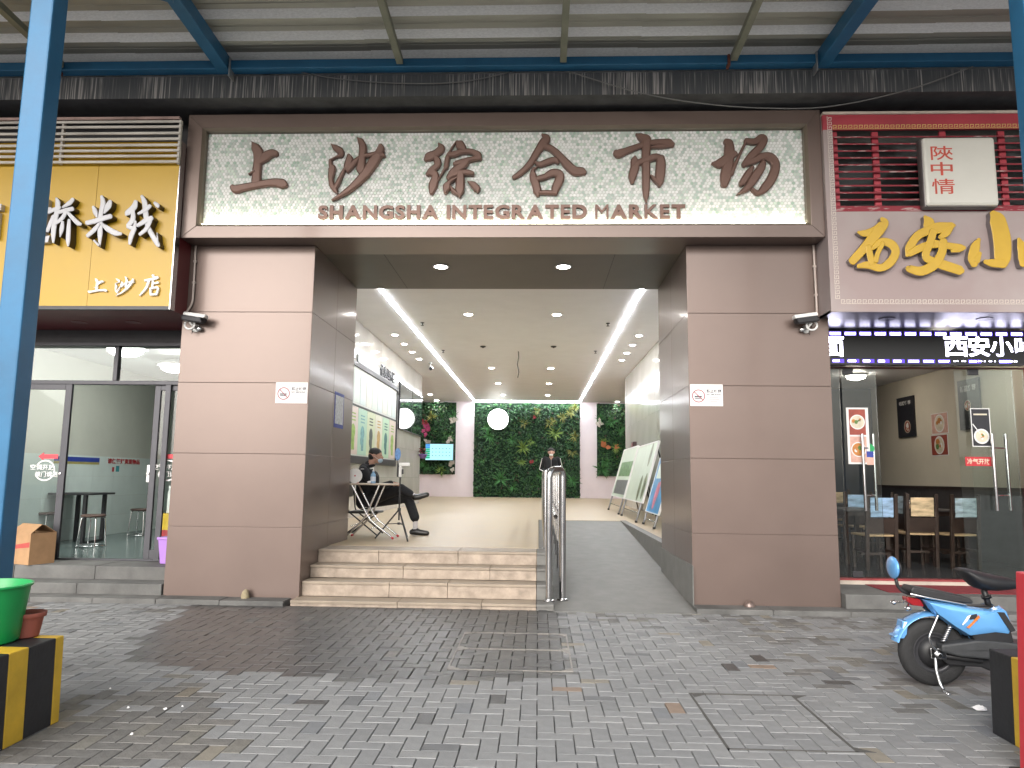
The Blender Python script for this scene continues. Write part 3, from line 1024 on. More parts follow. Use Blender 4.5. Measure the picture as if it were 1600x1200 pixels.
build('wall_banner', mb, [mat('banner_blue', (.03, .06, .35), .5), mat('banner_olive', (.38, .34, .12), .5)], lw)
u0, u1, v0, v1 = span_x(LX0, 181, 186, 728, 737)
build('wall_sticker', MB().box(LX0+.001, LX0+.004, u0, u1, v0, v1), mat('teal_sticker', (.05, .32, .36), .5), lw)
u0, u1, v0, v1 = span_x(LX0, 175, 178, 730, 737)
build('wall_sticker', MB().box(LX0+.001, LX0+.004, u0, u1, v0, v1), M_RED, lw)
# ceiling lights inside
for k, (px_, py_) in enumerate(((196, 546), (275, 573))):
    p = at_z(px_, py_, LZC-.12)
    t = thing('ceiling_lamp', ('bright oval ceiling lamp seen through the noodle shop transom', 'second oval ceiling lamp inside the noodle shop, by the pillar')[k], 'lamp', (p.x, p.y, LZC-.1), 0, 'noodle shop ceiling lamps')
    build('shade', MB().lathe([(.10, .1), (.24, .06), (.30, 0), (.28, -.01)], n=20), M_WHITE, t, True, local=True)
    build('bulb_glow', MB().lathe([(.24, -.012), (.22, -.06), (.16, -.10), (.04, -.12)], n=20), emis('shop_lamp', (.97, 1, .93), 30), t, True, local=True)
# the yellow sign box
YS = -.4
zA, zB = 3.24, at_y(200, 222, YS).z
xj = at_y(145, 370, YS).x
sb = build('sign_box', MB().box(-9.2, -4.115, YS+.02, -.003, zA-.03, zB-.02), M_DRED, lshop)
build('sign_panel', MB().box(-9.2, -7.4, YS, YS+.019, zA, zB), M_YEL, sb)
build('sign_panel', MB().box(-7.396, xj-.002, YS, YS+.019, zA, zB), M_YEL, sb)
build('sign_panel', MB().box(xj+.002, -4.118, YS, YS+.019, zA, zB), M_YEL, sb)
build('steel_edge', MB().box(-4.115, -4.104, YS-.002, YS+.1, zA-.035, zB+.01), M_STEEL, sb)
build('bottom_trim', MB().box(-9.2, -4.116, YS-.004, YS+.05, zA-.04, zA-.002), M_DARK, sb)
build('soffit', MB().box(-9.2, -4.17, -.001, LY, zA-.03, zA), M_DRED, lshop)
build('fascia_back', MB().box(-9.2, -4.17, .1, .35, zA, 6), M_DARK, lshop)
for x in (124, 208):
    p = at_z(x, 503, zA-.03)
    build('recessed_spot', MB().lathe([(.09, 0), (.09, -.008), (.065, -.006)], (p.x, p.y, zA-.03), 18), mat('spot_off', (.2, .09, .09), .3), lshop)
CR4 = (60, 290, 1389/220)
K_QIAO = [[(95, 262, 40), (150, 235, 42), (215, 215, 28)], [(175, 122, 22), (190, 172, 50), (180, 260, 52), (160, 360, 52), (146, 460, 50), (146, 560, 24)], [(150, 300, 40), (120, 370, 42), (88, 448, 36)],
          [(342, 132, 36), (310, 170, 46), (240, 214, 24)], [(200, 265, 36), (280, 242, 42), (342, 230, 44)], [(280, 250, 36), (240, 320, 42), (170, 380, 28)],
          [(290, 265, 30), (350, 330, 42), (390, 370, 46), (425, 384, 30)], [(245, 360, 30), (236, 430, 46), (220, 508, 14)], [(310, 340, 30), (305, 430, 42), (300, 530, 46), (300, 598, 20)]]
K_MI = [[(620, 102, 30), (635, 170, 52), (615, 260, 46), (605, 360, 52), (605, 460, 52), (600, 598, 20)], [(538, 206, 28), (560, 260, 50), (575, 310, 20)], [(708, 152, 40), (690, 200, 62), (650, 270, 20)],
        [(475, 368, 46), (560, 350, 50), (650, 320, 50), (716, 302, 48)], [(600, 380, 30), (550, 440, 46), (485, 498, 40)], [(630, 380, 25), (690, 430, 56), (760, 468, 56), (820, 478, 30)], [(550, 540, 18), (600, 594, 22)]]
K_XIAN = [[(958, 152, 40), (940, 210, 62), (880, 265, 60), (862, 288, 28)], [(930, 250, 40), (930, 330, 52), (884, 396, 48)], [(880, 402, 38), (940, 418, 46), (960, 350, 20)], [(950, 420, 46), (915, 500, 50), (902, 576, 30)],
          [(1020, 102, 28), (1050, 170, 52), (1060, 280, 52), (1080, 400, 46), (1130, 500, 50), (1178, 580, 46), (1195, 598, 20)], [(1182, 586, 20), (1174, 468, 10)], [(990, 280, 28), (1060, 242, 42), (1106, 202, 40)],
          [(984, 398, 38), (1060, 350, 50), (1125, 322, 48)], [(1110, 350, 40), (1070, 430, 42), (1005, 486, 34)], [(1152, 172, 28), (1180, 200, 46), (1188, 218, 22)]]
K_DIAN = [[(1125, 882, 24), (1148, 908, 26)], [(1048, 936, 20), (1120, 922, 26), (1178, 906, 30)], [(1088, 940, 26), (1062, 1010, 26), (1000, 1084, 14)], [(1130, 942, 22), (1124, 1000, 22)], [(1132, 968, 15), (1184, 956, 22)],
          [(1104, 1012, 20), (1110, 1080, 22)], [(1110, 1018, 18), (1178, 1006, 22), (1166, 1074, 22)], [(1112, 1076, 22), (1164, 1072, 22)]]
M_LETW = mat('grey_white_letter_face', (.56, .56, .60), .35, 0, .04, 8)
M_LETS = mat('brown_letter_side', (.05, .04, .03), .4, .2, .1, 10)
M_LETP = mat('white_letter', (.82, .80, .80), .4, 0, .03, 8)
for nm, K in (('桥', K_QIAO), ('米', K_MI), ('线', K_XIAN)):
    o = build('character', brush(MB(), K, px_tf(CR4, YS-.09), on_front(YS), .09, 0, 1, ch=.008), [M_LETW, M_LETS], sb)
    o['label'] = 'grey-white raised brush character ' + nm
for nm, (a, b) in (('过', (40, 84)), ('南', (-56, 4))):
    p, q = at_y(a, 382, YS-.05), at_y(b, 312, YS-.05)
    o = build('character', print_text(MB(), nm, on_front(YS-.0005), p.x, q.x, p.z, q.z, .06, .03), M_LETW, sb)
def remap(K, sx0, sx1, sy0, sy1, dx0, dx1, dy0, dy1):
    kx, ky = (dx1-dx0)/(sx1-sx0), (dy1-dy0)/(sy1-sy0)
    return [[(dx0+(x-sx0)*kx, dy0+(y-sy0)*ky, w_*(kx+ky)/2) for x, y, w_ in st] for st in K]
for nm, K in (('上', remap(K_SHANG, 62, 605, 123, 630, 488, 678, 912, 1064)), ('沙', remap(K_SHA, 998, 1550, 85, 698, 752, 950, 896, 1090)), ('店', K_DIAN)):
    build('small_character', brush(MB(), K, px_tf(CR4, YS-.02), on_front(YS), .022, ch=.004, step=.001), M_LETP, sb)
# slatted grille above
gz0, gz1 = at_y(96, 256, -.45).z, at_y(96, 186, -.45).z
gr = build('grille', MB().box(-9.2, -4.13, -.45, -.40, at_y(230, 184, -.46).z-.012, at_y(230, 184, -.46).z+.02), mat('rust_stained_rail', (.32, .22, .2), .7, 0, .5, 3), lshop)
for gx in (at_y(96, 220, -.45).x, -4.117, -7.39):
    build('grille_post', MB().box(gx-.012, gx+.012, -.447, -.41, gz0, gz1-.02), M_SLATW, gr)
for y in (190, 198, 208, 217, 226.5, 235, 243.5, 252.5):
    p = at_y(230, y, -.46)
    build('slat', MB().box(-9.2, -4.10, -.462, -.448, p.z-.014, p.z+.014), M_SLATW, gr)
# shop front
fr = build('door_frame', MB().box(-9, -4.17, LY-.03, LY+.05, 2.51, 2.56).box(-9, -4.17, LY-.03, LY+.05, LZ, LZ+.02)
           .box(at_y(183, 570, LY).x-.03, at_y(183, 570, LY).x+.025, LY-.03, LY+.05, 2.561, 3.0), M_ALU, lshop, bevel=.004)
build('header', MB().box(-9, -4.17, LY-.05, LY+.1, 3.0, zA-.031), M_DARK, lshop)
build('header_rail', MB().box(-9, -4.17, LY-.075, LY-.051, 3.0, 3.045), M_ALU, lshop, bevel=.004)
build('transom_glass', MB().box(-9, -4.17, LY+.006, LY+.012, 2.561, 2.999), M_GLASS, lshop)
def xa(px_):
    return at_y(px_, 740, LY).x
def leaf(x0, x1, y, st, label):
    f = build('sliding_door', MB().box(x0, x0+st, y-.02, y+.02, LZ+.021, 2.509).box(x1-st, x1, y-.02, y+.02, LZ+.021, 2.509).box(x0+st, x1-st, y-.02, y+.02, LZ+.021, LZ+.13).box(x0+st, x1-st, y-.02, y+.02, 2.44, 2.509), M_ALU, lshop, bevel=.004)
    f['label'] = label
    build('pane', MB().box(x0+st, x1-st, y-.004, y+.004, LZ+.13, 2.44), M_GLASS, f)
    return f
dl = leaf(-7.4, xa(104), LY-.02, .085, 'left sliding glass door leaf')
dr = leaf(xa(232), -4.19, LY+.03, .075, 'right sliding glass door leaf')
build('fixed_stile', MB().box(xa(251), xa(259), LY-.03, LY+.005, LZ+.021, 2.509), M_ALU, dr)
# door stickers: red arrow, ring and two lines of characters
for d_, cx_, yy, right in ((dl, 70, LY-.026, True), (dr, 262, LY+.022, False)):
    p = lambda x, y: at_y(x, y, yy)
    mb = MB()
    a = p(cx_-10, 713)
    b = p(cx_+21, 713)
    h = .028
    mb.prism([(a.x+.07, a.z-h*1.9), (a.x, a.z), (a.x+.07, a.z+h*1.9), (a.x+.07, a.z+h), (b.x, a.z+h), (b.x, a.z-h), (a.x+.07, a.z-h)], lambda u, v, d: (u, yy-d, v), 0, .002)
    build('red_arrow_sticker', mb, mat('pink_red_vinyl', (.62, .06, .08), .5), d_)
    c = p(cx_, 735)
    rad = .115
    mb = MB()
    for a0, a1 in ((-10, 150), (200, 330)):
        n = 14
        for k in range(n):
            t0, t1 = R(a0+(a1-a0)*k/n), R(a0+(a1-a0)*(k+1)/n)
            mb.quad(*[(c.x+q*math.cos(t), yy, c.z+q*math.sin(t)) for q, t in ((rad, t0), (rad+.018, t0), (rad+.018, t1), (rad, t1))])
    f2 = lambda u, v, d: (u, yy-.001-d, v)
    print_text(mb, '空调开放', f2, c.x-.19, c.x+.12, c.z+.005, c.z+.075, 0, .012)
    print_text(mb, '推门请进', f2, c.x-.12, c.x+.17, c.z-.08, c.z-.012, 0, .012)
    build('white_sticker', mb, M_LETP, d_, recalc=False)
    hx = xa(97) if right else xa(235)
    q = p(95 if right else 232, 740)
    build('pull_handle', MB().box(q.x-.022, q.x+.022, yy-.012, yy, q.z-.11, q.z+.11).lathe([(.012, 0), (.02, -.014)], (q.x, yy-.012, q.z), 10, 'Y'), M_STEEL, d_, bevel=.006)
# furniture in the noodle shop
def wood_table(x0, x1, y0, y1, ztop, zf, label, m=M_DARK):
    t = thing('dining_table', label, 'table', ((x0+x1)/2, (y0+y1)/2, zf))
    build('table_top', MB().box(x0, x1, y0, y1, ztop-.03, ztop), m, t, bevel=.005)
    for (a, b) in ((x0+.12, y0+.08), (x1-.12, y0+.08), (x0+.12, y1-.08), (x1-.12, y1-.08)):
        build('leg', MB().box(a-.025, a+.025, b-.025, b+.025, zf, ztop-.03), M_DARK, t)
    build('foot_bar', MB().box(x1-.15, x1-.09, y0+.11, y1-.11, zf, zf+.03), M_DARK, t)
    return t
p = at_z(163, 770, 1.08)
wood_table(LX0+.02, p.x, p.y-.35, p.y+.3, 1.08, LZ, 'dark folding table against the tiled wall behind the left glass door')
def stool(x, y, zf, label, group):
    t = thing('round_stool', label, 'stool', (x, y, zf), 0, group)
    build('seat', MB().lathe([(.15, .43), (.165, .445), (.165, .46), (.15, .47)], n=22), mat('brown_stool_seat', (.10, .06, .05), .4), t, True, local=True)
    for k in range(4):
        a = R(45+90*k)
        c, s_ = math.cos(a), math.sin(a)
        build('leg', MB().tube(bent([(.10*c, .10*s_, .44), (.15*c, .15*s_, .42), (.19*c, .19*s_, .012)], .03), .009, 6), M_CHROME, t, True, local=True)
    build('foot_ring', MB().tube([(.185*math.cos(R(15*k)), .185*math.sin(R(15*k)), .03) for k in range(24)], .008, 6, closed=True), M_CHROME, t, True, local=True)
    return t
p = at_z(142, 855, LZ)
stool(p.x, p.y, LZ, 'chrome legged round stool in the open noodle shop doorway', 'stools in the noodle shop')
p = at_z(58, 850, LZ)
stool(p.x, p.y+.1, LZ, 'round stool behind the left glass door and cardboard box', 'stools in the noodle shop')
p = at_z(222, 838, LZ)
stool(p.x-.05, p.y, LZ, 'round stool far back by the right sliding door', 'stools in the noodle shop')
p = at_z(236, 764, 1.06)
wood_table(-5.9, -4.4, p.y+.2, p.y+.9, 1.06, LZ, 'dark counter table behind the right sliding door')
# condiments on the left table
p = at_z(72, 765, 1.08)
t = thing('condiment_basket', 'small brown basket of condiment bottles on the noodle shop table', 'basket', (p.x, p.y, 1.08))
build('basket', MB().box(-.09, .09, -.06, .06, 0, .07), mat('basket_brown', (.16, .09, .06), .7), t, local=True, bevel=.006)
for k in range(3):
    build('bottle', MB().lathe([(.022, .02), (.022, .11), (.01, .13), (.01, .16)], (-.05+.05*k, 0, 0), 10), mat('condiment_amber', (.3, .2, .08), .3), t, True, local=True)
# blue price boards on the back wall seen through the right leaf
for k, (x0, x1) in enumerate(((243, 255), (262, 275))):
    a, b = at_y(x0, 640, LYB-.02), at_y(x1, 725, LYB-.02)
    t = thing('price_board', ('pale blue price board with dark blue heading on the back wall, left one', 'pale blue price board with dark blue heading on the back wall, right one')[k], 'board', ((a.x+b.x)/2, LYB-.01, b.z), 0, 'price boards in the noodle shop')
    build('board', MB().box(a.x, b.x, LYB-.02, LYB-.004, b.z, a.z), mat('pale_blue_board', (.35, .47, .6), .5), t)
    build('heading', MB().box(a.x, b.x, LYB-.025, LYB-.021, a.z-.12, a.z+.08), mat('board_blue', (.02, .05, .4), .5), t)
# goods by the right leaf: yellow carton on red carton, white canister
p = at_z(262, 850, LZ)
for nm, lab, z0, h, m in (('carton', 'red carton at the bottom of the pile behind the right sliding door', .0, .22, M_RED), ('carton', 'yellow carton on top of the red carton behind the right sliding door', .221, .24, mat('carton_yellow', (.7, .45, .03), .6)),
                          ('canister', 'white canister standing on the yellow carton', .462, .42, M_WHITE)):
    if nm == 'carton':
        mb = MB().box(p.x-.14, p.x+.16, p.y-.12, p.y+.12, LZ+z0, LZ+z0+h).box(p.x-.02, p.x+.02, p.y-.122, p.y-.1205, LZ+z0+.01, LZ+z0+h-.01)
        tag(build(nm, mb, m, bevel=.006), lab, 'carton')
    else:
        tag(build(nm, MB().lathe([(.09, 0), (.095, .02), (.095, h-.1), (.08, h-.06), (.085, h-.05), (.085, h)], (p.x+.05, p.y, LZ+z0), 18), m, smooth=True), lab, 'canister')

# ================================================================== right shop
def worn_mat(name, a, b, lo=.52, hi=.62, sc=6, stretch=(1, 1, 1), rough=.6):
    m = bpy.data.materials.new(name)
    m.use_nodes = True
    t = m.node_tree
    bs = t.nodes['Principled BSDF']
    bs.inputs['Roughness'].default_value = rough
    tc = t.nodes.new('ShaderNodeTexCoord')
    mp = t.nodes.new('ShaderNodeMapping')
    mp.inputs['Scale'].default_value = stretch
    t.links.new(tc.outputs['Object'], mp.inputs[0])
    n = t.nodes.new('ShaderNodeTexNoise')
    n.inputs['Scale'].default_value = sc
    n.inputs['Detail'].default_value = 6
    t.links.new(mp.outputs[0], n.inputs['Vector'])
    cr = t.nodes.new('ShaderNodeValToRGB')
    cr.color_ramp.elements[0].position = lo
    cr.color_ramp.elements[1].position = hi
    cr.color_ramp.elements[0].color = (*a, 1)
    cr.color_ramp.elements[1].color = (*b, 1)
    t.links.new(n.outputs[0], cr.inputs[0])
    t.links.new(cr.outputs[0], bs.inputs['Base Color'])
    return m
M_FADED = worn_mat('sun_faded_red_board', (.34, .265, .26), (.40, .35, .345), .35, .7, 1.3)
M_SLATR = worn_mat('flaking_red_slat', (.25, .02, .035), (.46, .34, .33), .55, .66, 7, (1, 4, 6))
M_REDB = mat('red_sign_border', (.40, .045, .065), .45, 0, .12, 2)
M_KEYG = mat('key_border_gold', (.66, .46, .16), .5)
M_KEYP = mat('key_border_pale', (.62, .55, .50), .5)
M_GOLD = mat('yellow_letter_face', (.56, .35, .03), .35, 0, .05, 6)
M_GOLDS = mat('letter_return_metal', (.28, .26, .27), .3, .6, .1, 6)
rshop = thing('noodle_restaurant', 'red framed noodle restaurant with faded sign and glass doors beside the gate', 'shop', (5.2, .75, 0))
RX0, RX1, RY, RYB, RZ, RZC = 3.26, 6.5, .75, 6.2, .255, 3.2
YF = -.34
# sign box with louvre opening
zS0, zO0, zO1, zS1 = 3.21, 4.335, 5.285, 5.46
xo = 3.255
sgn = build('sign_board', MB().box(3.152, 8, YF, YF+.03, zS0, zO0).box(3.152, xo, YF, YF+.03, zO0+.0005, zO1).box(3.152, 3.17, YF+.031, .04, zS0, zS1), M_FADED, rshop)
build('top_border', MB().box(3.152, 8, YF-.002, YF+.03, zO1+.0005, zS1), M_REDB, sgn)
build('top_capping', MB().box(3.152, 8, YF-.02, YF+.06, zS1+.001, zS1+.03), mat('cream_trim', (.6, .52, .45), .6, 0, .2, 4), sgn)
build('sign_bottom', MB().box(3.152, 8, YF+.031, .04, zS0, zS0+.02), M_DARK, sgn)
build('louvre_backing', MB().box(xo, 8, .0, .05, zO0, zO1), worn_mat('dim_vent_panel', (.012, .012, .013), (.10, .11, .115), .5, .62, 1.6, (1, 1, 3)), sgn)
lv = build('louvre_frame', MB().box(xo, 8, YF+.002, YF+.05, zO0+.001, zO0+.05), M_SLATR, rshop)
for px_ in (1308, 1373, 1480, 1573):
    x = at_y(px_, 260, YF).x
    build('louvre_bar', MB().box(x-.035 if px_ > 1310 else xo, x+.035, YF+.05, YF+.075, zO0, zO1), M_REDB, lv)
for k in range(11):
    z = zO1-.07-k*.081
    build('slat', MB().hexa([(xo, YF+.012, z-.02), (8, YF+.012, z-.02), (8, YF+.05, z+.0), (xo, YF+.05, z+.0), (xo, YF+.012, z-.004), (8, YF+.012, z-.004), (8, YF+.05, z+.016), (xo, YF+.05, z+.016)]), M_SLATR, lv)
# key-fret border (one meander unit after another)
def fret(mb, fn, L, h, n):
    a = L/n
    t = h*.14
    for k in range(n):
        o = k*a
        for (x0, x1, y0, y1) in ((0, .72, .86, 1), (0, .12, 0, .86), (.12, .9, 0, .14), (.6, .72, .34, .86), (.3, .6, .34, .48)):
            mb.add([fn(o+x0*a, y0*h), fn(o+x1*a, y0*h), fn(o+x1*a, y1*h), fn(o+x0*a, y1*h)], [(0, 1, 2, 3)])
bw = .05
xk = 3.20
mb = MB()
fret(mb, lambda u, v: (xk+.06+u, YF-.004, zO1+.005+v), 3.0, bw, 52)
build('key_border', mb, M_KEYG, sgn, kind='stuff', recalc=False)
mb = MB()
fret(mb, lambda u, v: (xk+v, YF-.003, zS0+.14+u), 2.1, bw, 38)
fret(mb, lambda u, v: (xk+.06+u, YF-.003, zS0+.085+v), 3.0, bw, 52)
build('key_border', mb, M_KEYP, sgn, kind='stuff', recalc=False)
CR5 = (1280, 180, 1239/320)
K_XI = [[(378, 622, 18), (392, 652, 54), (350, 700, 60), (275, 714, 36), (236, 706, 14)], [(366, 690, 60), (310, 760, 52), (250, 830, 46), (198, 886, 42)],
        [(322, 806, 22), (380, 766, 42), (440, 782, 46), (462, 830, 46), (430, 890, 46), (370, 924, 40), (300, 906, 40), (234, 914, 22)], [(296, 792, 30), (308, 850, 36), (318, 900, 30)], [(386, 772, 24), (356, 830, 26), (340, 884, 30)]]
K_AN = [[(640, 612, 18), (665, 652, 62), (652, 704, 40)], [(532, 850, 20), (548, 800, 46), (590, 735, 46), (640, 705, 46), (720, 682, 60), (795, 668, 38), (822, 666, 14)], [(808, 672, 20), (770, 710, 42), (730, 742, 24)],
        [(544, 838, 36), (620, 800, 42), (700, 780, 42), (780, 790, 36), (850, 802, 40), (880, 802, 20)], [(850, 816, 24), (800, 822, 18)], [(690, 700, 40), (670, 770, 42), (642, 850, 42), (682, 884, 44), (760, 910, 52), (845, 938, 50), (868, 944, 26)],
        [(750, 760, 42), (740, 830, 46), (700, 900, 52), (620, 944, 50), (545, 930, 40), (534, 920, 22)]]
K_XIAO = [[(970, 748, 18), (945, 800, 52), (935, 860, 62), (940, 906, 38)], [(976, 832, 18), (952, 880, 40)], [(1048, 590, 34), (1080, 640, 88), (1106, 750, 96), (1110, 850, 92), (1106, 905, 60)], [(1120, 898, 48), (1050, 895, 42), (1000, 886, 22)],
          [(1205, 748, 18), (1225, 800, 52), (1236, 860, 62), (1232, 906, 38)]]
for nm, K in (('西', K_XI), ('安', K_AN), ('小', K_XIAO)):
    o = build('character', brush(MB(), [[(x_, y_, w_*1.14) for x_, y_, w_ in st] for st in K], px_tf(CR5, YF-.07), on_front(YF), .07, 0, 1, ch=.007), [M_GOLD, M_GOLDS], sgn)
    o['label'] = 'raised yellow brush character ' + nm
# light box (not lit) with three red characters
a, b = at_y(1441, 214, YF-.12), at_y(1563, 321, YF-.12)
lb = build('light_box', MB().box(a.x, b.x, YF-.12, YF+.0, b.z, a.z), mat('light_box_face', (.66, .65, .60), .3, 0, .03, 3), rshop, bevel=.035)
build('light_box_side', MB().box(a.x-.012, b.x+.004, YF-.10, YF+.012, b.z-.012, a.z+.004), mat('light_box_rim', (.16, .15, .15), .35, .4), lb, bevel=.03)
mb = MB()
for ch, yt, yb in (('陜', 228, 250), ('中', 253, 274), ('情', 279, 303)):
    p, q = at_y(1455 if ch != '情' else 1457, yb, YF-.122), at_y(1488 if ch != '情' else 1491, yt, YF-.122)
    print_text(mb, ch, on_front(YF-.1205), p.x, q.x, p.z, q.z, .002, .006)
build('light_box_lettering', mb, mat('vermilion_print', (.55, .08, .05), .5), lb)
# soffit, LED board
sf = build('soffit', MB().box(3.253, 8, .041, RY+.1, zS0, zS0+.03), mat('black_gloss_soffit', (.03, .032, .04), .32, .2, .1, 4), rshop)
for px_ in (1386, 1538):
    p = at_z(px_, 498, zS0)
    build('recessed_spot', MB().lathe([(.085, 0), (.085, -.007), (.06, -.005)], (p.x, p.y, zS0), 18), M_DARK, sf)
ledb = thing('led_message_board', 'black LED message board with white characters above the glass doors', 'led board', (4.5, .55, 2.82))
zl0, zl1 = 2.785, 3.185
build('case', MB().box(3.256, 5.78, .55, .70, zl0, zl1), mat('led_matrix_black', (.012, .013, .016), .35, 0, .2, 90), ledb, bevel=.004)
build('case_rim', MB().box(3.256, 5.785, .545, .5495, zl0-.012, zl0+.008).box(3.256, 5.785, .545, .5495, zl1-.008, zl1+.006), M_DARK, ledb)
L_LED = emis('led_cool_white', (.80, .78, 1.0), 9)
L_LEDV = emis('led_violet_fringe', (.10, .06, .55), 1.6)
fl = lambda u, v, d: (u, .5485-d, v)
mb, mv = MB(), MB()
x = 3.31
k = 0
rr = random.Random(4)
while x < 5.72:
    mb.box(x, x+.12, .5475, .5488, zl1-.050, zl1-.022)
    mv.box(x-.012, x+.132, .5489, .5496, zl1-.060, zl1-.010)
    if k < 8 or k % 2 == 0:
        mb.box(x+.02, x+.02+rr.uniform(.07, .12), .5475, .5488, zl0+.022, zl0+.043)
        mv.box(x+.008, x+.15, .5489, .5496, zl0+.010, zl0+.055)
    x += .177
    k += 1
for q in range(26):
    u, v = rr.uniform(4.75, 5.7), zl0+.03
    mb.box(u, u+.012, .5475, .5488, v, v+.012)
for ch, p0, p1 in (('面', 1281, 1318), ('西', 1476, 1511), ('安', 1514, 1545)):
    a, b = at_y(p0, 557, .55), at_y(p1, 526, .55)
    if ch == '面':
        # scrolled half out of view at the left edge of the board
        vs, fs = MB(), None
        t_ = print_text(MB(), ch, fl, a.x, b.x, a.z, b.z, 0, .016)
        keep = [f for f in t_.f if all(t_.v[i][0] > 3.262 for i in f)]
        mb.add(t_.v, keep)
    else:
        print_text(mb, ch, fl, a.x, b.x, a.z, b.z, 0, .016)
a, b = at_y(1548, 557, .55), at_y(1592, 526, .55)
t_ = print_text(MB(), '小吃', fl, a.x, b.x+.2, a.z, b.z, 0, .016)
for f in t_.f:
    c = [sum(t_.v[i][j] for i in f)/len(f) for j in range(3)]
    if c[0] < 5.74 and rr.random() < .93:
        mb.add([t_.v[i] for i in f], [tuple(range(len(f)))])
build('lit_dots', mb, L_LED, ledb, recalc=False, kind='stuff')
build('dot_fringe', mv, L_LEDV, ledb, recalc=False, kind='stuff')
# room
build('room_floor', MB().box(RX0, 8, RY, RYB, RZ-.1, RZ), mat('dark_grey_floor_tile', (.05, .053, .058), .25, 0, .2, 4), rshop)
M_BEIGE = mat('beige_wall_paint', (.60, .55, .45), .6, 0, .05, 1.5)
M_NAVY = mat('navy_back_wall', (.03, .045, .07), .5, 0, .15, 3)
M_WAIN = mat('dark_wainscot', (.055, .05, .052), .45, 0, .2, 5)
zw = at_x(1480, 760, RX1).z
rw_ = build('side_wall', MB().box(RX1, RX1+.2, RY, RYB, zw, RZC), M_BEIGE, rshop)
build('wainscot', MB().box(RX1-.004, RX1+.2, RY, RYB, RZ, zw-.051), M_WAIN, rw_)
build('dado_rail', MB().box(RX1-.02, RX1+.2, RY, RYB, zw-.05, zw-.001), M_WOOD, rw_)
build('back_wall', MB().box(RX0, RX1, RYB, RYB+.2, RZ, RZC), M_NAVY, rshop)
build('party_wall', MB().box(RX0-.1, RX0, 1.97, RYB, 0, RZC), M_NAVY, rshop)
build('room_ceiling', MB().box(RX0-.1, RX1+.2, RY+.1, RYB+.2, RZC+.004, RZC+.2), M_CEIL, rshop)
for k, (x, y) in enumerate(((5.4, 4.3), (5.6, 2.0))):
    t = thing('ceiling_lamp', ('warm flush ceiling lamp at the back of the restaurant', 'flush ceiling lamp near the restaurant door')[k], 'lamp', (x, y, RZC), 0, 'restaurant ceiling lamps')
    build('base', MB().lathe([(.17, 0), (.17, -.03)], n=20), M_WHITE, t, True, local=True)
    build('diffuser', MB().lathe([(.15, -.031), (.14, -.07), (.04, -.10)], n=20), emis('restaurant_lamp', (1, .9, .76), 30), t, True, local=True)
# red jamb and wall at the right
jm = build('red_jamb', MB().box(5.86, 8, RY-.16, RY+.02, RZ-.06, zl0-.02), M_RED, rshop)
for x in (5.96, 6.07):
    build('jamb_groove', MB().box(x, x+.012, RY-.166, RY-.1605, RZ, zl0-.03), M_DRED, jm)
hd = build('door_head', MB().box(RX0, 5.86, RY-.03, RY+.05, 2.76, zl0-.014), M_DRED, rshop)
sl_ = build('door_sill', MB().box(RX0, 5.86, RY-.06, RY+.05, .201, RZ+.012), mat('red_sill', (.22, .03, .035), .5, 0, .2, 5), rshop, bevel=.004)
build('sill_edge', MB().box(RX0, 5.86, RY-.075, RY-.061, .201, RZ-.01), mat('cream_stone_edge', (.46, .40, .34), .6, 0, .15, 5), sl_)
# glass
def yx(px_, Y=RY):
    return at_y(px_, 740, Y).x
build('fixed_pane', MB().box(RX0+.01, yx(1318), RY-.005, RY+.005, RZ+.012, 2.759), M_GLASS, rshop)
build('fixed_pane', MB().box(yx(1503), 5.85, RY+.02, RY+.03, RZ+.012, 2.759), M_GLASS, rshop)
for k, (a, b, yy, hp) in enumerate(((1320, 1374, RY-.03, (1350, 1367)), (1518, 1590, RY-.03, (1554, 1575)))):
    dmb = MB().box(yx(a), min(yx(b), 5.84), yy-.005, yy+.005, RZ+.03, 2.74)
    dd = build('glass_door', dmb, M_GLASS, rshop)
    dd['label'] = ('left', 'right')[k]+' frameless glass door leaf'
    build('floor_clamp', MB().box(yx(a)+.02, yx(a)+.14, yy-.014, yy+.014, RZ+.02, RZ+.09), M_DARK, dd, bevel=.004)
    build('top_clamp', MB().box(yx(a)+.02, yx(a)+.14, yy-.014, yy+.014, 2.68, 2.75), M_DARK, dd, bevel=.004)
    for hpx, off in ((hp[0], -.05), (hp[1], .05)):
        xh = at_y(hpx, 740, yy+off).x
        z0, z1 = at_y(hpx, 798, yy+off).z, at_y(hpx, 678, yy+off).z
        build('handle_bar', MB().cyl((xh, yy+off, z0), (xh, yy+off, z1), .018, 14), M_STEEL, dd, True)
    xa_, xb_ = at_y(hp[0], 740, yy-.05).x, at_y(hp[1], 740, yy+.05).x
    for py_ in (700, 774):
        z = at_y(hp[0], py_, yy).z
        build('handle_stud', MB().cyl((xa_, yy-.05, z), (xb_, yy+.05, z), .009, 10), M_STEEL, dd, True)
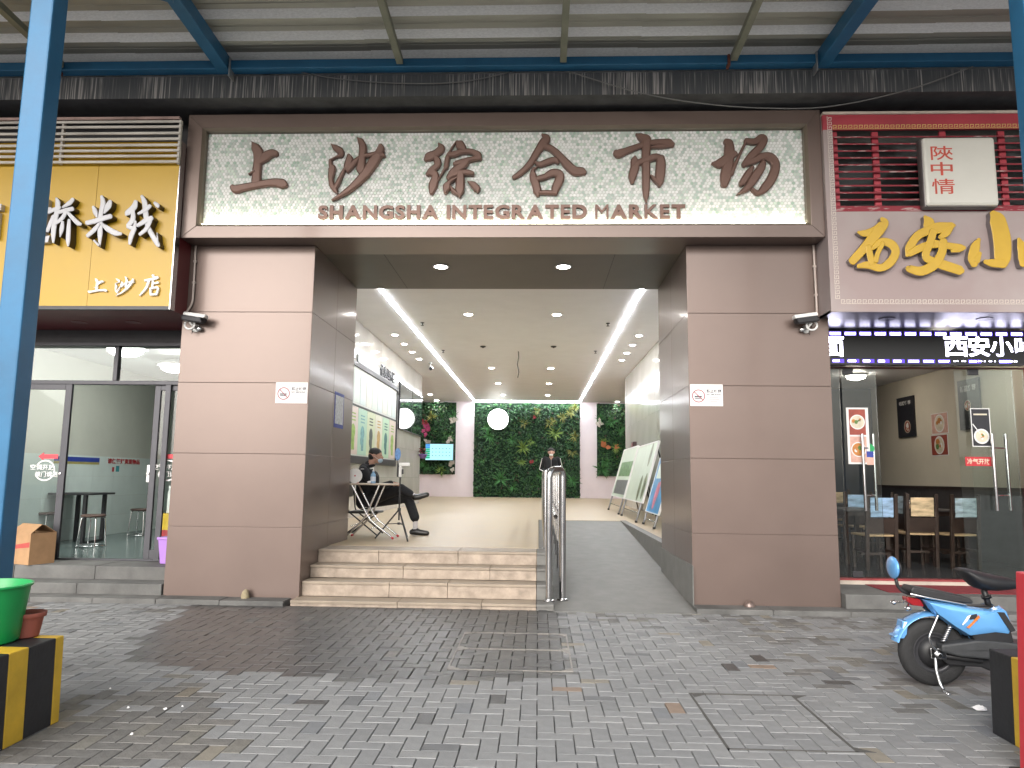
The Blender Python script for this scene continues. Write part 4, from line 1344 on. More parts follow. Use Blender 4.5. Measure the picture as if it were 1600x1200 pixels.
# posters: bowl pictures as flat print
P_WHITE, P_BRED, P_BLK, P_CREAM, P_ORG, P_GRN, P_PINK, P_NAVY = [mat(n, c, .45, 0, v, 14) for n, c, v in (('print_white', (.72, .72, .72), .04), ('print_brick_red', (.30, .06, .04), .2), ('print_black', (.02, .02, .026), .2),
    ('print_cream', (.62, .56, .44), .15), ('print_orange', (.5, .2, .05), .35), ('print_green', (.10, .2, .05), .4), ('print_flesh', (.6, .36, .3), .2), ('print_navy', (.04, .06, .12), .3))]
PM = [P_WHITE, P_BRED, P_BLK, P_CREAM, P_ORG, P_GRN, P_PINK, P_NAVY]
def rect(mb, fn, u0, u1, v0, v1, d, mi):
    mb.add([fn(u0, v0, d), fn(u1, v0, d), fn(u1, v1, d), fn(u0, v1, d)], [(0, 1, 2, 3)], mi)
def disc(mb, fn, cu, cv, r, d, mi, sx=1., n=20):
    mb.add([fn(cu+r*sx*math.cos(2*math.pi*k/n), cv+r*math.sin(2*math.pi*k/n), d) for k in range(n)], [tuple(range(n))], mi)
def bowl(mb, fn, u0, u1, v0, v1, d, bg, rnd_, dishes=(0, 3, 4, 5, 0)):
    rect(mb, fn, u0, u1, v0, v1, d, bg)
    cu, cv, r = (u0+u1)/2, (v0+v1)/2, min(u1-u0, v1-v0)*.46
    disc(mb, fn, cu, cv, r, d+.0008, dishes[0])
    disc(mb, fn, cu, cv, r*.86, d+.0016, dishes[1])
    for k in range(9):
        a = rnd_.uniform(0, 6.28)
        q = rnd_.uniform(.15, .55)*r
        disc(mb, fn, cu+q*math.cos(a), cv+q*math.sin(a), r*rnd_.uniform(.14, .34), d+.002+.0004*k, rnd_.choice((4, 5, 0, 3, 4)), 1, 10)
def poster(name, label, cat, fn, box, base, draw, group=None, thick=.006):
    u0, u1, v0, v1 = box
    c = fn((u0+u1)/2, v0, 0)
    t = thing(name, label, cat, c, 0, group)
    mb = MB().hexa([fn(u0, v0, 0), fn(u1, v0, 0), fn(u1, v0, thick), fn(u0, v0, thick), fn(u0, v1, 0), fn(u1, v1, 0), fn(u1, v1, thick), fn(u0, v1, thick)])
    build('sheet', mb, base, t)
    mb = MB()
    draw(mb)
    build('print', mb, PM, t, recalc=False, kind='stuff')
    return t
rq = random.Random(6)
def wr(u, v, d):            # right wall, u runs towards the street
    return (RX1-.002-d, -u, v)
def boxr(x0, x1, yt, yb):
    a, b = at_x(x0, (yt+yb)/2, RX1), at_x(x1, (yt+yb)/2, RX1)
    return (-a.y, -b.y, at_x((x0+x1)/2, yb, RX1).z, at_x((x0+x1)/2, yt, RX1).z)
B = boxr(1405, 1431, 620, 683)
def dr_(mb, B=B):
    u0, u1, v0, v1 = B
    w_, h_ = u1-u0, v1-v0
    print_text(mb, '招牌推荐', lambda u, v, d: wr(u, v, .032), u0+.15*w_, u1-.15*w_, v1-.2*h_, v1-.1*h_, 0, .03, 0)
    bowl(mb, lambda u, v, d: wr(u, v, .032+d), u0+.3*w_, u1-.12*w_, v0+.08*h_, v0+.42*h_, 0, 2, rq, (3, 1))
poster('hanging_board', 'narrow black menu board hung on the beige restaurant wall', 'board', wr, B, P_BLK, dr_, thick=.03)
B2 = boxr(1501, 1534, 592, 671)
def dr2(mb, B=B2):
    u0, u1, v0, v1 = B
    w_, h_ = u1-u0, v1-v0
    print_text(mb, '新品推荐', lambda u, v, d: wr(u, v, .032), u0+.12*w_, u1-.12*w_, v1-.24*h_, v1-.12*h_, 0, .03, 0)
    bowl(mb, lambda u, v, d: wr(u, v, .032+d), u0+.1*w_, u1-.2*w_, v0+.36*h_, v0+.6*h_, 0, 2, rq, (3, 1))
poster('hanging_board', 'large black menu board on the beige wall behind the right glass door', 'board', wr, B2, P_BLK, dr2, thick=.03)
for k, (y0, y1, bgc) in enumerate(((645, 678, 6), (679, 712, 1))):
    B3 = boxr(1456, 1482, y0, y1)
    poster('food_photo', ('upper food photo of a pink meat dish on the beige wall', 'lower food photo of a noodle bowl on brick red on the beige wall')[k], 'poster', wr, B3, P_WHITE,
           lambda mb, B3=B3, bgc=bgc: bowl(mb, lambda u, v, d: wr(u, v, .007+d), B3[0]+.01, B3[1]-.01, B3[2]+.01, B3[3]-.01, 0, bgc, rq), 'food photos on the beige wall')
def wg(u, v, d):
    return (u, RY-.036-d, v)
a, b = at_y(1326, 725, RY-.04), at_y(1356, 637, RY-.04)
def dr3(mb):
    hm = (a.z+b.z)/2
    f_ = lambda u, v, d: wg(u, v, .0022+d)
    bowl(mb, f_, a.x+.03, b.x-.035, hm+.01, b.z-.02, 0, 1, rq)
    bowl(mb, f_, a.x+.03, b.x-.035, a.z+.02, hm-.01, 0, 6, rq, (0, 4))
poster('window_poster', 'white edged poster with two bowls stuck on the left glass door', 'poster', wg, (a.x, b.x, a.z, b.z), P_WHITE, dr3, thick=.002)
a2, b2 = at_y(1520, 698, RY-.04), at_y(1546, 638, RY-.04)
def dr4(mb):
    f_ = lambda u, v, d: wg(u, v, .0022+d)
    w_, h_ = b2.x-a2.x, b2.z-a2.z
    rect(mb, f_, a2.x+.01, b2.x-.01, a2.z+.01, b2.z-.01, 0, 2)
    disc(mb, f_, a2.x+.5*w_, a2.z+.27*h_, .4*w_, .0008, 0)
    disc(mb, f_, a2.x+.5*w_, a2.z+.27*h_, .32*w_, .0016, 3)
    for k in range(6):
        disc(mb, f_, a2.x+.5*w_+rq.uniform(-.15, .15)*w_, a2.z+.27*h_+rq.uniform(-.06, .06)*h_, .06*w_, .002+.0003*k, rq.choice((5, 4, 0)), 1, 8)
    mb.quad(f_(a2.x+.05*w_, a2.z+.58*h_, .003), f_(a2.x+.09*w_, a2.z+.6*h_, .003), f_(a2.x+.42*w_, a2.z+.36*h_, .003), f_(a2.x+.39*w_, a2.z+.35*h_, .003), 0)
    rect(mb, f_, a2.x+.15*w_, a2.x+.85*w_, a2.z+.82*h_, a2.z+.86*h_, .0006, 3)
poster('window_poster', 'dark poster with a white noodle bowl stuck on the right glass door', 'poster', wg, (a2.x, b2.x, a2.z, b2.z), P_WHITE, dr4, thick=.002)
a3, b3 = at_y(1509, 728, RY-.04), at_y(1549, 714, RY-.04)
poster('door_sticker', 'red strip with white characters stuck across the right glass door', 'sticker', wg, (a3.x, b3.x, a3.z, b3.z), M_RED,
       lambda mb: print_text(mb, '冷气开放', lambda u, v, d: wg(u, v, .003), a3.x+.02, b3.x-.02, a3.z+.02, b3.z-.02, 0, .02, 3), thick=.002)
# green sticker with little figures between the left handles
a4, b4 = at_y(1355, 713, RY-.05), at_y(1365, 694, RY-.05)
t = thing('door_sticker', 'round green sticker over a blue strip on the left glass door handle', 'sticker', ((a4.x+b4.x)/2, RY-.037, a4.z))
mb = MB()
fs4 = lambda u, v, d: (u, RY-.0362-d, v)
disc(mb, fs4, (a4.x+b4.x)/2+.0, b4.z-.05, .055, .001, 0)
mb.box(a4.x, b4.x, RY-.0385, RY-.0365, a4.z-.01, a4.z+.06, 1)
mb.box(a4.x, b4.x, RY-.0385, RY-.0365, a4.z-.10, a4.z-.012, 2)
build('print', mb, [mat('sticker_green', (.02, .32, .10), .5), mat('sticker_blue', (.03, .05, .3), .5), P_PINK], t, recalc=False, kind='stuff')
# red mat on the landing
p0, p1 = at_z(1388, 926, .2), at_z(1545, 913, .2)
tag(build('door_mat', MB().box(p0.x, 5.55, p0.y, RY-.09, .2005, .209), mat('red_carpet', (.20, .02, .028), .95, 0, .2, 40, .4, 200), bevel=.004), 'red carpet mat on the landing before the restaurant doors', 'mat')
# restaurant furniture
M_TTOP = mat('pale_wood_edge', (.42, .30, .17), .45, 0, .15, 8)
def rest_table(x, y, label):
    t = thing('restaurant_table', label, 'table', (x, y, RZ), 0, 'restaurant tables')
    build('table_top', MB().box(-.33, .33, -.55, .55, .72, .745), M_WAIN, t, local=True, bevel=.006)
    build('apron', MB().box(-.3, .3, -.5, .5, .66, .719), M_WOOD, t, local=True)
    for sx in (-1, 1):
        for sy in (-1, 1):
            build('leg', MB().box(sx*.28-.03, sx*.28+.03, sy*.48-.03, sy*.48+.03, 0, .66), M_WOOD, t, local=True, bevel=.004)
    return t
PICT = [mat('chair_picture_'+n, c, .4, 0, .5, 5, stretch=(1, 1, 4)) for n, c in (('blue', (.28, .42, .60)), ('sand', (.55, .42, .26)), ('sky', (.40, .50, .56)))]
def rest_chair(x, y, rz, label, pic):
    t = thing('restaurant_chair', label, 'chair', (x, y, RZ), rz, 'dark wooden restaurant chairs with picture backs')
    build('seat', MB().box(-.20, .20, -.2, .2, .43, .455), M_TTOP, t, local=True, bevel=.006)
    for sx in (-1, 1):
        build('leg', MB().box(sx*.18-.018, sx*.18+.018, .16, .196, 0, .43), M_WOOD, t, local=True, bevel=.003)
        build('back_post', MB().hexa([(sx*.19-.022, -.2, 0), (sx*.19+.022, -.2, 0), (sx*.19+.022, -.16, 0), (sx*.19-.022, -.16, 0), (sx*.19-.022, -.27, .98), (sx*.19+.022, -.27, .98), (sx*.19+.022, -.235, .98), (sx*.19-.022, -.235, .98)]), M_WOOD, t, local=True, bevel=.004)
        for zz in (.72, .86):
            build('scroll', MB().tube([(sx*.165+.02*math.cos(R(30*k))*1, -.245, zz+.02*math.sin(R(30*k))) for k in range(12)], .006, 6, closed=True), M_WOOD, t, True, local=True)
    build('picture_panel', MB().hexa([(-.15, -.253, .68), (.15, -.253, .68), (.15, -.238, .68), (-.15, -.238, .68), (-.15, -.268, .93), (.15, -.268, .93), (.15, -.253, .93), (-.15, -.253, .93)]), pic, t, local=True, bevel=.003)
    build('back_slab', MB().hexa([(-.168, -.225, .47), (.168, -.225, .47), (.168, -.21, .47), (-.168, -.21, .47), (-.168, -.25, .665), (.168, -.25, .665), (.168, -.235, .665), (-.168, -.235, .665)]), M_WOOD, t, local=True)
    build('stretcher', MB().box(-.18, .18, -.02, .02, .18, .21).box(-.19, -.17, -.17, .17, .22, .25).box(.17, .19, -.17, .17, .22, .25), M_WOOD, t, local=True)
    return t
rest_table(5.75, 3.0, 'dark table beside the beige wall, nearer to the glass doors')
rest_table(4.55, 2.75, 'dark table behind the left glass door handle, nearest to the pillar')
rest_chair(4.42, 1.78, R(4), 'dark chair with a blue picture back just inside the left glass door', PICT[0])
rest_chair(5.0, 2.75, R(92), 'chair turned sideways between the two nearer tables', PICT[2])
rest_table(5.6, 4.75, 'dark table beside the beige wall, farther inside the restaurant')
rest_chair(5.14, 2.15, R(0), 'chair with a sand coloured picture back in the middle of the doorway', PICT[1])
rest_chair(5.62, 2.05, R(8), 'chair with a pale picture back close to the right glass door', PICT[2])
rest_chair(4.95, 3.6, R(-6), 'chair with a bright blue picture back, farther inside', PICT[0])
rest_chair(4.4, 3.9, R(-10), 'chair with a dull blue picture back behind the left door handle', PICT[0])
rest_chair(5.6, 5.5, R(180), 'chair facing the street at the far table', PICT[1])
for k, (x, y) in enumerate(((5.55, 3.1), (5.5, 4.6))):
    t = thing('condiment_box', ('pale wooden box with chopsticks on the nearer restaurant table', 'pale wooden box with chopsticks on the farther restaurant table')[k], 'box', (x, y, RZ+.745), 0, 'condiment boxes on the restaurant tables')
    build('tray', MB().box(-.13, .09, -.08, .08, 0, .07), M_TTOP, t, local=True, bevel=.005)
    build('chopstick_holder', MB().lathe([(.045, .0), (.05, .16), (.042, .16)], (.15, 0, 0), 14), M_BLACK, t, True, local=True)
    for q in range(7):
        a = R(51*q)
        build('chopstick', MB().cyl((.15+.02*math.cos(a), .02*math.sin(a), .05), (.15+.035*math.cos(a), .035*math.sin(a), .25), .004, 5), M_BLACK, t, local=True)
    build('tissue', MB().ell((-.03, 0, .09), .07, .05, .05, 8, 6), M_PAPER, t, True, local=True)
# serving counter at the back left of the restaurant
t = thing('serving_counter', 'dark serving counter at the back left of the restaurant', 'counter', (3.75, 4.7, RZ))
build('body', MB().box(-.4, .35, -.9, .9, 0, .95), M_WAIN, t, local=True, bevel=.01)
build('red_front', MB().box(-.3, .3, -.915, -.9, .05, .8), mat('dull_red_cloth', (.16, .025, .03), .7, 0, .2, 6), t, local=True)
build('counter_top', MB().box(-.43, .38, -.94, .93, .951, .985), M_TTOP, t, local=True, bevel=.005)
for k in range(3):
    tag(build('serving_bowl', MB().lathe([(.05, 0), (.12, .07), (.15, .10), (.14, .10), (.1, .06)], (3.6+.2*k*.6, 4.2+.45*k, RZ+.985), 16), (M_WHITE, mat('food_yellow', (.6, .42, .08), .5), M_STEEL)[k], smooth=True),
        ('white bowl on the serving counter', 'yellow bowl on the serving counter', 'steel bowl on the serving counter')[k], 'bowl')

# ================================================================== hall: railing
rail = thing('handrail', 'stainless steel tube handrail between the steps and the ramp', 'handrail', (.18, 3.5, .06))
zr = 1.485
build('end_loop', MB().tube(bent([(.12, .02, .06), (.12, .02, zr), (.275, .2, zr+.02), (.275, .22, .04)], .09, 7), [.042]*100, 14) if False else MB().tube(bent([(.12, .02, .06), (.12, .02, zr), (.275, .2, zr+.015), (.275, .22, .04)], .09, 7), .036, 14), M_STEEL, rail, True)
for (x, y, z) in ((.12, .02, .06), (.275, .22, .04)):
    build('base_flange', MB().lathe([(.065, 0), (.065, .012), (.042, .02)], (x, y, z), 18), M_STEEL, rail, True)
for x, y0, y1, z in ((.12, .06, 7.2, zr-.01), (.275, .24, 6.9, zr-.03), (.20, .35, 6.9, .95)):
    build('rail_tube', MB().cyl((x, y0, z), (x, y1, z+.02), .026, 12), M_STEEL, rail, True)
for k in range(1, 8):
    y = .02+k*1.02
    zb = .5225 if y > 1.15 else ZST[min(3, int((y+.2)/.28))]
    build('post', MB().cyl((.09, y, zb), (.09, y, zr), .024, 12), M_STEEL, rail, True)
    zr2 = .006+(y+.28)/7.43*.508
    if y < 6.8:
        build('post', MB().cyl((.275, y, zr2), (.275, y, zr-.03), .018, 10), M_STEEL, rail, True)
build('low_rail', MB().tube(bent([(.275, .3, 1.02), (.31, 2.4, 1.06), (.36, 2.6, .86), (.36, 2.6, .74), (.26, 2.6, .73)], .06, 5), .018, 10), M_STEEL, rail, True)

# ================================================================== hall: green walls
LEAFC = [((.012, .06, .018), 30), ((.02, .085, .025), 26), ((.03, .11, .03), 16), ((.008, .04, .016), 20), ((.06, .15, .03), 6), ((.05, .03, .02), 3)]
M_LEAF = ramp_island('artificial_leaf', LEAFC, .45, 0, 10, .4, False, 0, .2)
M_FERN = [ramp_island('fern_'+n, [(c, 50), (tuple(v*.7 for v in c), 50)], .45, 0, 10, .4, False, 0, .15) for n, c in (('lime', (.16, .27, .05)), ('green', (.05, .19, .05)), ('olive', (.20, .22, .05)))]
M_FLOWER = [mat('flower_'+n, c, .6, 0, .15, 20) for n, c in (('pink', (.40, .05, .15)), ('white', (.5, .46, .4)), ('orange', (.42, .14, .05)), ('red', (.28, .03, .04)))]
def leaf_blade(mb, c, d, nrm, L, wd, bend=.25, mi=0):
    d = d.normalized()
    s = d.cross(nrm).normalized()
    n2 = s.cross(d)
    p = [c, c+d*L*.45+s*wd/2+n2*L*.06, c+d*L*.5-n2*L*.02+n2*L*.05, c+d*L*.45-s*wd/2+n2*L*.06, c+d*L-n2*L*bend]
    mb.add(p, [(0, 1, 2), (0, 2, 3), (1, 4, 2), (2, 4, 3)], mi)
def rosette(mb, c, r, n, rg, mi=0):
    for k in range(n):
        a = rg.uniform(0, 6.283)
        d = Vector((math.cos(a), -rg.uniform(.25, .9), math.sin(a)))
        leaf_blade(mb, c, d, Vector((0, -1, .2)), r*rg.uniform(.6, 1.15), r*.13, rg.uniform(.0, .35), mi)
def green_wall(label, x0, x1, z0, z1, n, clumps, flowers, seed):
    rg = random.Random(seed)
    t = thing('green_wall', label, 'green wall', ((x0+x1)/2, YB-.02, z0), 0, 'artificial green walls at the back of the hall')
    build('backing', MB().box(x0, x1, YB-.06, YB-.002, z0, z1), mat('dark_green_backing', (.008, .028, .014), .9, 0, .4, 6), t)
    mb = MB()
    for i in range(n):
        x, z = rg.uniform(x0+.02, x1-.02), rg.uniform(z0+.02, z1-.02)
        dens = noise.noise(Vector((x*1.3, seed, z*1.3)))
        y = YB-.06-rg.uniform(.0, .10)-max(0, dens)*.12
        a = rg.uniform(0, 6.283)
        d = Vector((math.cos(a), -rg.uniform(.1, .9), math.sin(a)-.35))
        L = rg.uniform(.07, .17)
        q = Vector((x, y, z))
        leaf_blade(mb, q, d, Vector((rg.uniform(-.3, .3), -1, rg.uniform(0, .5))), L, L*rg.uniform(.35, .6), rg.uniform(-.1, .4))
    mb.v = [(min(max(v[0], x0-.01), x1+.01), min(v[1], YB-.05), min(max(v[2], z0-.01), z1+.01)) for v in mb.v]
    build('foliage', mb, M_LEAF, t, kind='stuff', recalc=False)
    for (px_, py_, r, mi) in clumps:
        c = at_y(px_, py_, YB-.15)
        mb = MB()
        rosette(mb, c, r, 24, rg)
        build('fern_clump', mb, M_FERN[mi], t, recalc=False)
    for (px_, py_, r, mi) in flowers:
        c = at_y(px_, py_, YB-.2)
        mb = MB()
        for k in range(7):
            a = rg.uniform(0, 6.283)
            leaf_blade(mb, c+Vector((rg.uniform(-1, 1), 0, rg.uniform(-1, 1)))*r*.3, Vector((math.cos(a), -.4, math.sin(a))), Vector((0, -1, 0)), r, r*.7, .1)
        build('flower', mb, M_FLOWER[mi], t, recalc=False)
    return t
green_wall('large dense green plant wall in the middle of the back wall', -2.81, 1.775, .535, 4.59, 5200,
           [(764, 682, .38, 1), (817, 700, .42, 0), (800, 688, .3, 1), (818, 662, .26, 2), (868, 678, .42, 0), (838, 643, .25, 2), (898, 682, .3, 2), (894, 707, .3, 2), (815, 722, .25, 0), (858, 662, .3, 2), (878, 652, .3, 2),
            (890, 645, .3, 2), (899, 638, .28, 2), (783, 750, .5, 1), (895, 752, .4, 1), (760, 668, .3, 1), (830, 690, .22, 0), (802, 762, .3, 1), (864, 657, .22, 2), (750, 720, .25, 1), (875, 735, .28, 1), (845, 745, .3, 1)], [(830, 723, .13, 3), (835, 652, .1, 3)], 1)
green_wall('narrow green plant panel with pink flowers behind the wall screen on the left', -5.45, -3.62, 1.475, 4.6, 2000,
           [(664, 728, .4, 1), (675, 652, .3, 2), (690, 736, .3, 0), (698, 680, .3, 1), (708, 650, .3, 1), (670, 700, .3, 1)], [(666, 672, .26, 0), (701, 686, .2, 1), (668, 690, .2, 1), (708, 658, .22, 1), (705, 728, .24, 1), (663, 660, .18, 3)], 2)
green_wall('narrow green plant panel with an orange flower behind the easels on the right', 2.51, 4.7, 1.475, 4.6, 2300,
           [(940, 734, .45, 1), (948, 722, .3, 1), (962, 700, .3, 0), (955, 660, .35, 1), (968, 675, .3, 1), (944, 690, .25, 0), (938, 655, .28, 1)], [(944, 697, .26, 2), (935, 660, .2, 1), (963, 698, .12, 2)], 3)
t = thing('round_light_sign', 'glowing white round light sign on the large green wall', 'light sign', (-1.765, YB-.3, 3.4))
build('lit_face', MB().lathe([(.445, 0), (.44, -.02), (.3, -.026)], (-1.765, YB-.33, 3.862), 40, 'Y'), emis('round_sign_light', (.97, 1, .97), 4.5), t)
build('rim', MB().lathe([(.452, .0), (.452, .1), (.42, .1)], (-1.765, YB-.329, 3.862), 40, 'Y'), M_WHITE, t, True)
build('bracket', MB().box(-1.86, -1.67, YB-.23, YB-.06, 3.78, 3.95), M_DARK, t)
a, b = at_y(664.5, 718.5, YB-.4), at_y(708, 694, YB-.4)
tv = thing('information_screen', 'lit cyan information screen in front of the left green panel', 'screen', ((a.x+b.x)/2, YB-.35, a.z))
build('casing', MB().box(a.x-.03, b.x+.03, YB-.38, YB-.3, a.z-.03, b.z+.03), M_BLACK, tv, bevel=.01)
build('wall_arm', MB().box((a.x+b.x)/2-.2, (a.x+b.x)/2+.2, YB-.3, YB-.07, a.z+.2, b.z-.2), M_BLACK, tv)
mb = MB().box(a.x, b.x, YB-.386, YB-.3805, a.z, b.z, 0)
wv, hv = b.x-a.x, b.z-a.z
for k in range(7):
    mb.box(a.x+.005, a.x+.16*wv, YB-.388, YB-.3865, b.z-(k+.95)*hv/7.6, b.z-(k+.1)*hv/7.6, 1 if k < 2 else 2)
for i in range(6):
    for j in range(3):
        mb.box(a.x+(.24+i*.125)*wv, a.x+(.27+i*.125)*wv, YB-.388, YB-.3865, a.z+(.25+j*.22)*hv, a.z+(.30+j*.22)*hv, 3)
build('display', mb, [emis('screen_cyan', (.42, .82, .9), .8), emis('screen_blue', (.03, .25, .75), .7), emis('screen_green', (.03, .5, .25), .6), emis('screen_teal', (.02, .3, .35), .5)], tv, recalc=False)
# ================================================================== hall: ceiling fittings
for i, (x, y, tall) in enumerate(((-2.51, 6.99, 1), (1.45, 6.99, 1), (-2.51, 10.4, 1), (1.45, 10.4, 1), (-1.42, 9.78, 0), (.355, 9.74, 0))):
    t = thing('sprinkler' if tall else 'smoke_detector', ('left', 'right')[i % 2]+' '+('ceiling sprinkler nearer to the street' if i < 2 else 'ceiling sprinkler farther into the hall' if i < 4 else 'dark smoke detector on the hall ceiling'), 'sprinkler' if tall else 'detector', (x, y, ZC), 0, 'hall ceiling fittings')
    if tall:
        build('rosette', MB().lathe([(.045, 0), (.04, -.012), (.015, -.014)], n=12), M_DARK, t, True, local=True)
        build('head', MB().cyl((0, 0, -.012), (0, 0, -.06), .012, 8).lathe([(.035, -.06), (.035, -.065)], n=12), M_DARK, t, True, local=True)
    else:
        build('base', MB().lathe([(.075, 0), (.07, -.02), (.05, -.03)], n=16), M_DARK, t, True, local=True)
        build('lens', MB().lathe([(.03, -.03), (.02, -.045)], n=12), M_BLACK, t, True, local=True)
t = thing('ceiling_camera', 'white bullet camera hanging from the hall ceiling near the left light strip', 'camera', (-3.17, 12.5, ZC))
build('mount', MB().lathe([(.06, 0), (.06, -.03), (.02, -.04), (.02, -.12)], n=14), M_WHITE, t, True, local=True)
build('housing', MB().cyl((.02, .12, -.14), (.05, -.16, -.19), .06, 14), M_WHITE, t, True, local=True)
build('lens', MB().cyl((.05, -.155, -.19), (.052, -.17, -.193), .05, 14), M_BLACK, t, True, local=True)
tag(build('hanging_cable', MB().tube([(-.55, 10.5, ZC), (-.54, 10.5, ZC-.15), (-.57, 10.5, ZC-.35), (-.53, 10.5, ZC-.55), (-.56, 10.5, ZC-.7)], .012, 6), M_BLACK, smooth=True), 'short black cable hanging loose from the hall ceiling', 'cable')

# ================================================================== hall: left wall notice board and screens
XW = HX0+.014
def wL(u, v, d):
    return (XW+.004+d, u, v)
nb = thing('notice_board', 'framed notice board with rows of sheets on the polished left wall', 'notice board', (XW, 8.6, 1.8))
by0, by1, bz0, bz1 = 5.4, 11.1, 1.80, 3.66
build('backing', MB().box(XW, XW+.03, by0, by1, bz0, bz1), mat('board_white', (.62, .64, .60), .35, 0, .04, 4), nb)
build('frame', MB().box(XW, XW+.06, by0-.06, by1+.06, bz1, bz1+.10).box(XW, XW+.06, by0-.06, by1+.06, bz0-.16, bz0).box(XW, XW+.06, by1, by1+.07, bz0, bz1).box(XW, XW+.06, by0-.07, by0, bz0, bz1), M_DARK, nb, bevel=.006)
build('header_board', MB().box(XW, XW+.03, 6.9, 10.9, bz1+.12, bz1+.30), mat('header_grey', (.22, .23, .22), .3, .3), nb, bevel=.004)
build('header_lettering', print_text(MB(), '信息公示栏', lambda u, v, d: (XW+.031+d, u, v), 9.0, 10.7, bz1+.14, bz1+.42, .02, .02), M_DARK, nb)
zmid = 2.86
build('shelf_rail', MB().box(XW+.031, XW+.045, by0, by1, zmid-.025, zmid+.01), M_DARK, nb)
n = 10
for k in range(n):
    u0 = by0+.08+k*(by1-by0-.12)/n
    sh = build('notice_sheet', MB().box(XW+.031, XW+.036, u0, u0+(by1-by0-.12)/n-.07, zmid+.05, bz1-.06), mat('sheet_tint_%d' % (k % 3), ((.58, .66, .66), (.66, .66, .60), (.60, .66, .62))[k % 3], .4, 0, .04, 6), nb)
PASTEL = [mat('poster_'+q, c, .4, 0, .06, 3) for q, c in (('mint', (.42, .62, .45)), ('blush', (.62, .52, .48)), ('sage', (.38, .58, .46)), ('lemon', (.56, .62, .42)), ('cream', (.62, .62, .52)))]
FIGC = [mat('figure_'+q, c, .5, 0, .4, 16) for q, c in (('teal', (.04, .16, .15)), ('lime', (.25, .4, .08)), ('blue', (.15, .34, .36)), ('dark', (.05, .07, .06)), ('amber', (.45, .3, .1)))]
m5 = 7
for k in range(m5):
    w5 = (by1-by0-.1)/m5
    u0 = by0+.05+k*w5
    ps = build('poster_sheet', MB().box(XW+.031, XW+.036, u0+.01, u0+w5-.01, bz0+.03, zmid-.04), PASTEL[k % 5], nb)
    mb = MB()
    f5 = lambda u, v, d: (XW+.037+d, u, v)
    cu = u0+w5*.5
    disc(mb, f5, cu, bz0+.5, .16, 0, 0, 1.1, 14)
    disc(mb, f5, cu-.04, bz0+.34, .12, .001, 0, 1.2, 12)
    rect(mb, f5, cu-.1, cu+.12, bz0+.12, bz0+.5, .002, 0)
    for q in range(3):
        rect(mb, f5, cu-.18, cu+.18, zmid-.2-.07*q, zmid-.17-.07*q, 0, 0)
    build('poster_print', mb, FIGC[k % 5], ps, recalc=False)
M_SCREEN = mat('dark_glossy_screen', (.02, .028, .026), .03, 0, .05, 3, spec=1.0)
for k, (u0, u1) in enumerate(((11.5, 13.38), (13.42, 15.3))):
    t = thing('wall_screen', ('glossy dark wall screen next to the notice board', 'glossy dark wall screen at the far end of the left wall')[k], 'screen', (XW, (u0+u1)/2, 2.66), 0, 'wall screens')
    build('casing', MB().box(XW, XW+.05, u0, u1, 2.66, 3.98), M_DARK, t, bevel=.006)
    build('panel', MB().box(XW+.0505, XW+.054, u0+.02, u1-.02, 2.69, 3.95), M_SCREEN, t)
a = at_x(655, 708, XW)
t = thing('flower_basket', 'small purple and red flower basket hung on the left wall end', 'flowers', (XW+.1, 15.0, 1.95))
build('basket', MB().lathe([(.08, 0), (.14, .12), (.15, .14)], (XW+.16, 15.0, 1.95), 12), mat('purple_wrap', (.2, .12, .35), .6), t, True)
mb = MB()
rg = random.Random(9)
for k in range(26):
    a_ = rg.uniform(0, 6.28)
    leaf_blade(mb, Vector((XW+.16+rg.uniform(-.1, .1), 15.0+rg.uniform(-.1, .1), 2.1+rg.uniform(0, .15))), Vector((math.cos(a_), math.sin(a_), .5)), Vector((0, 0, 1)), .14, .08)
build('blossoms', mb, M_FLOWER[3], t, recalc=False)
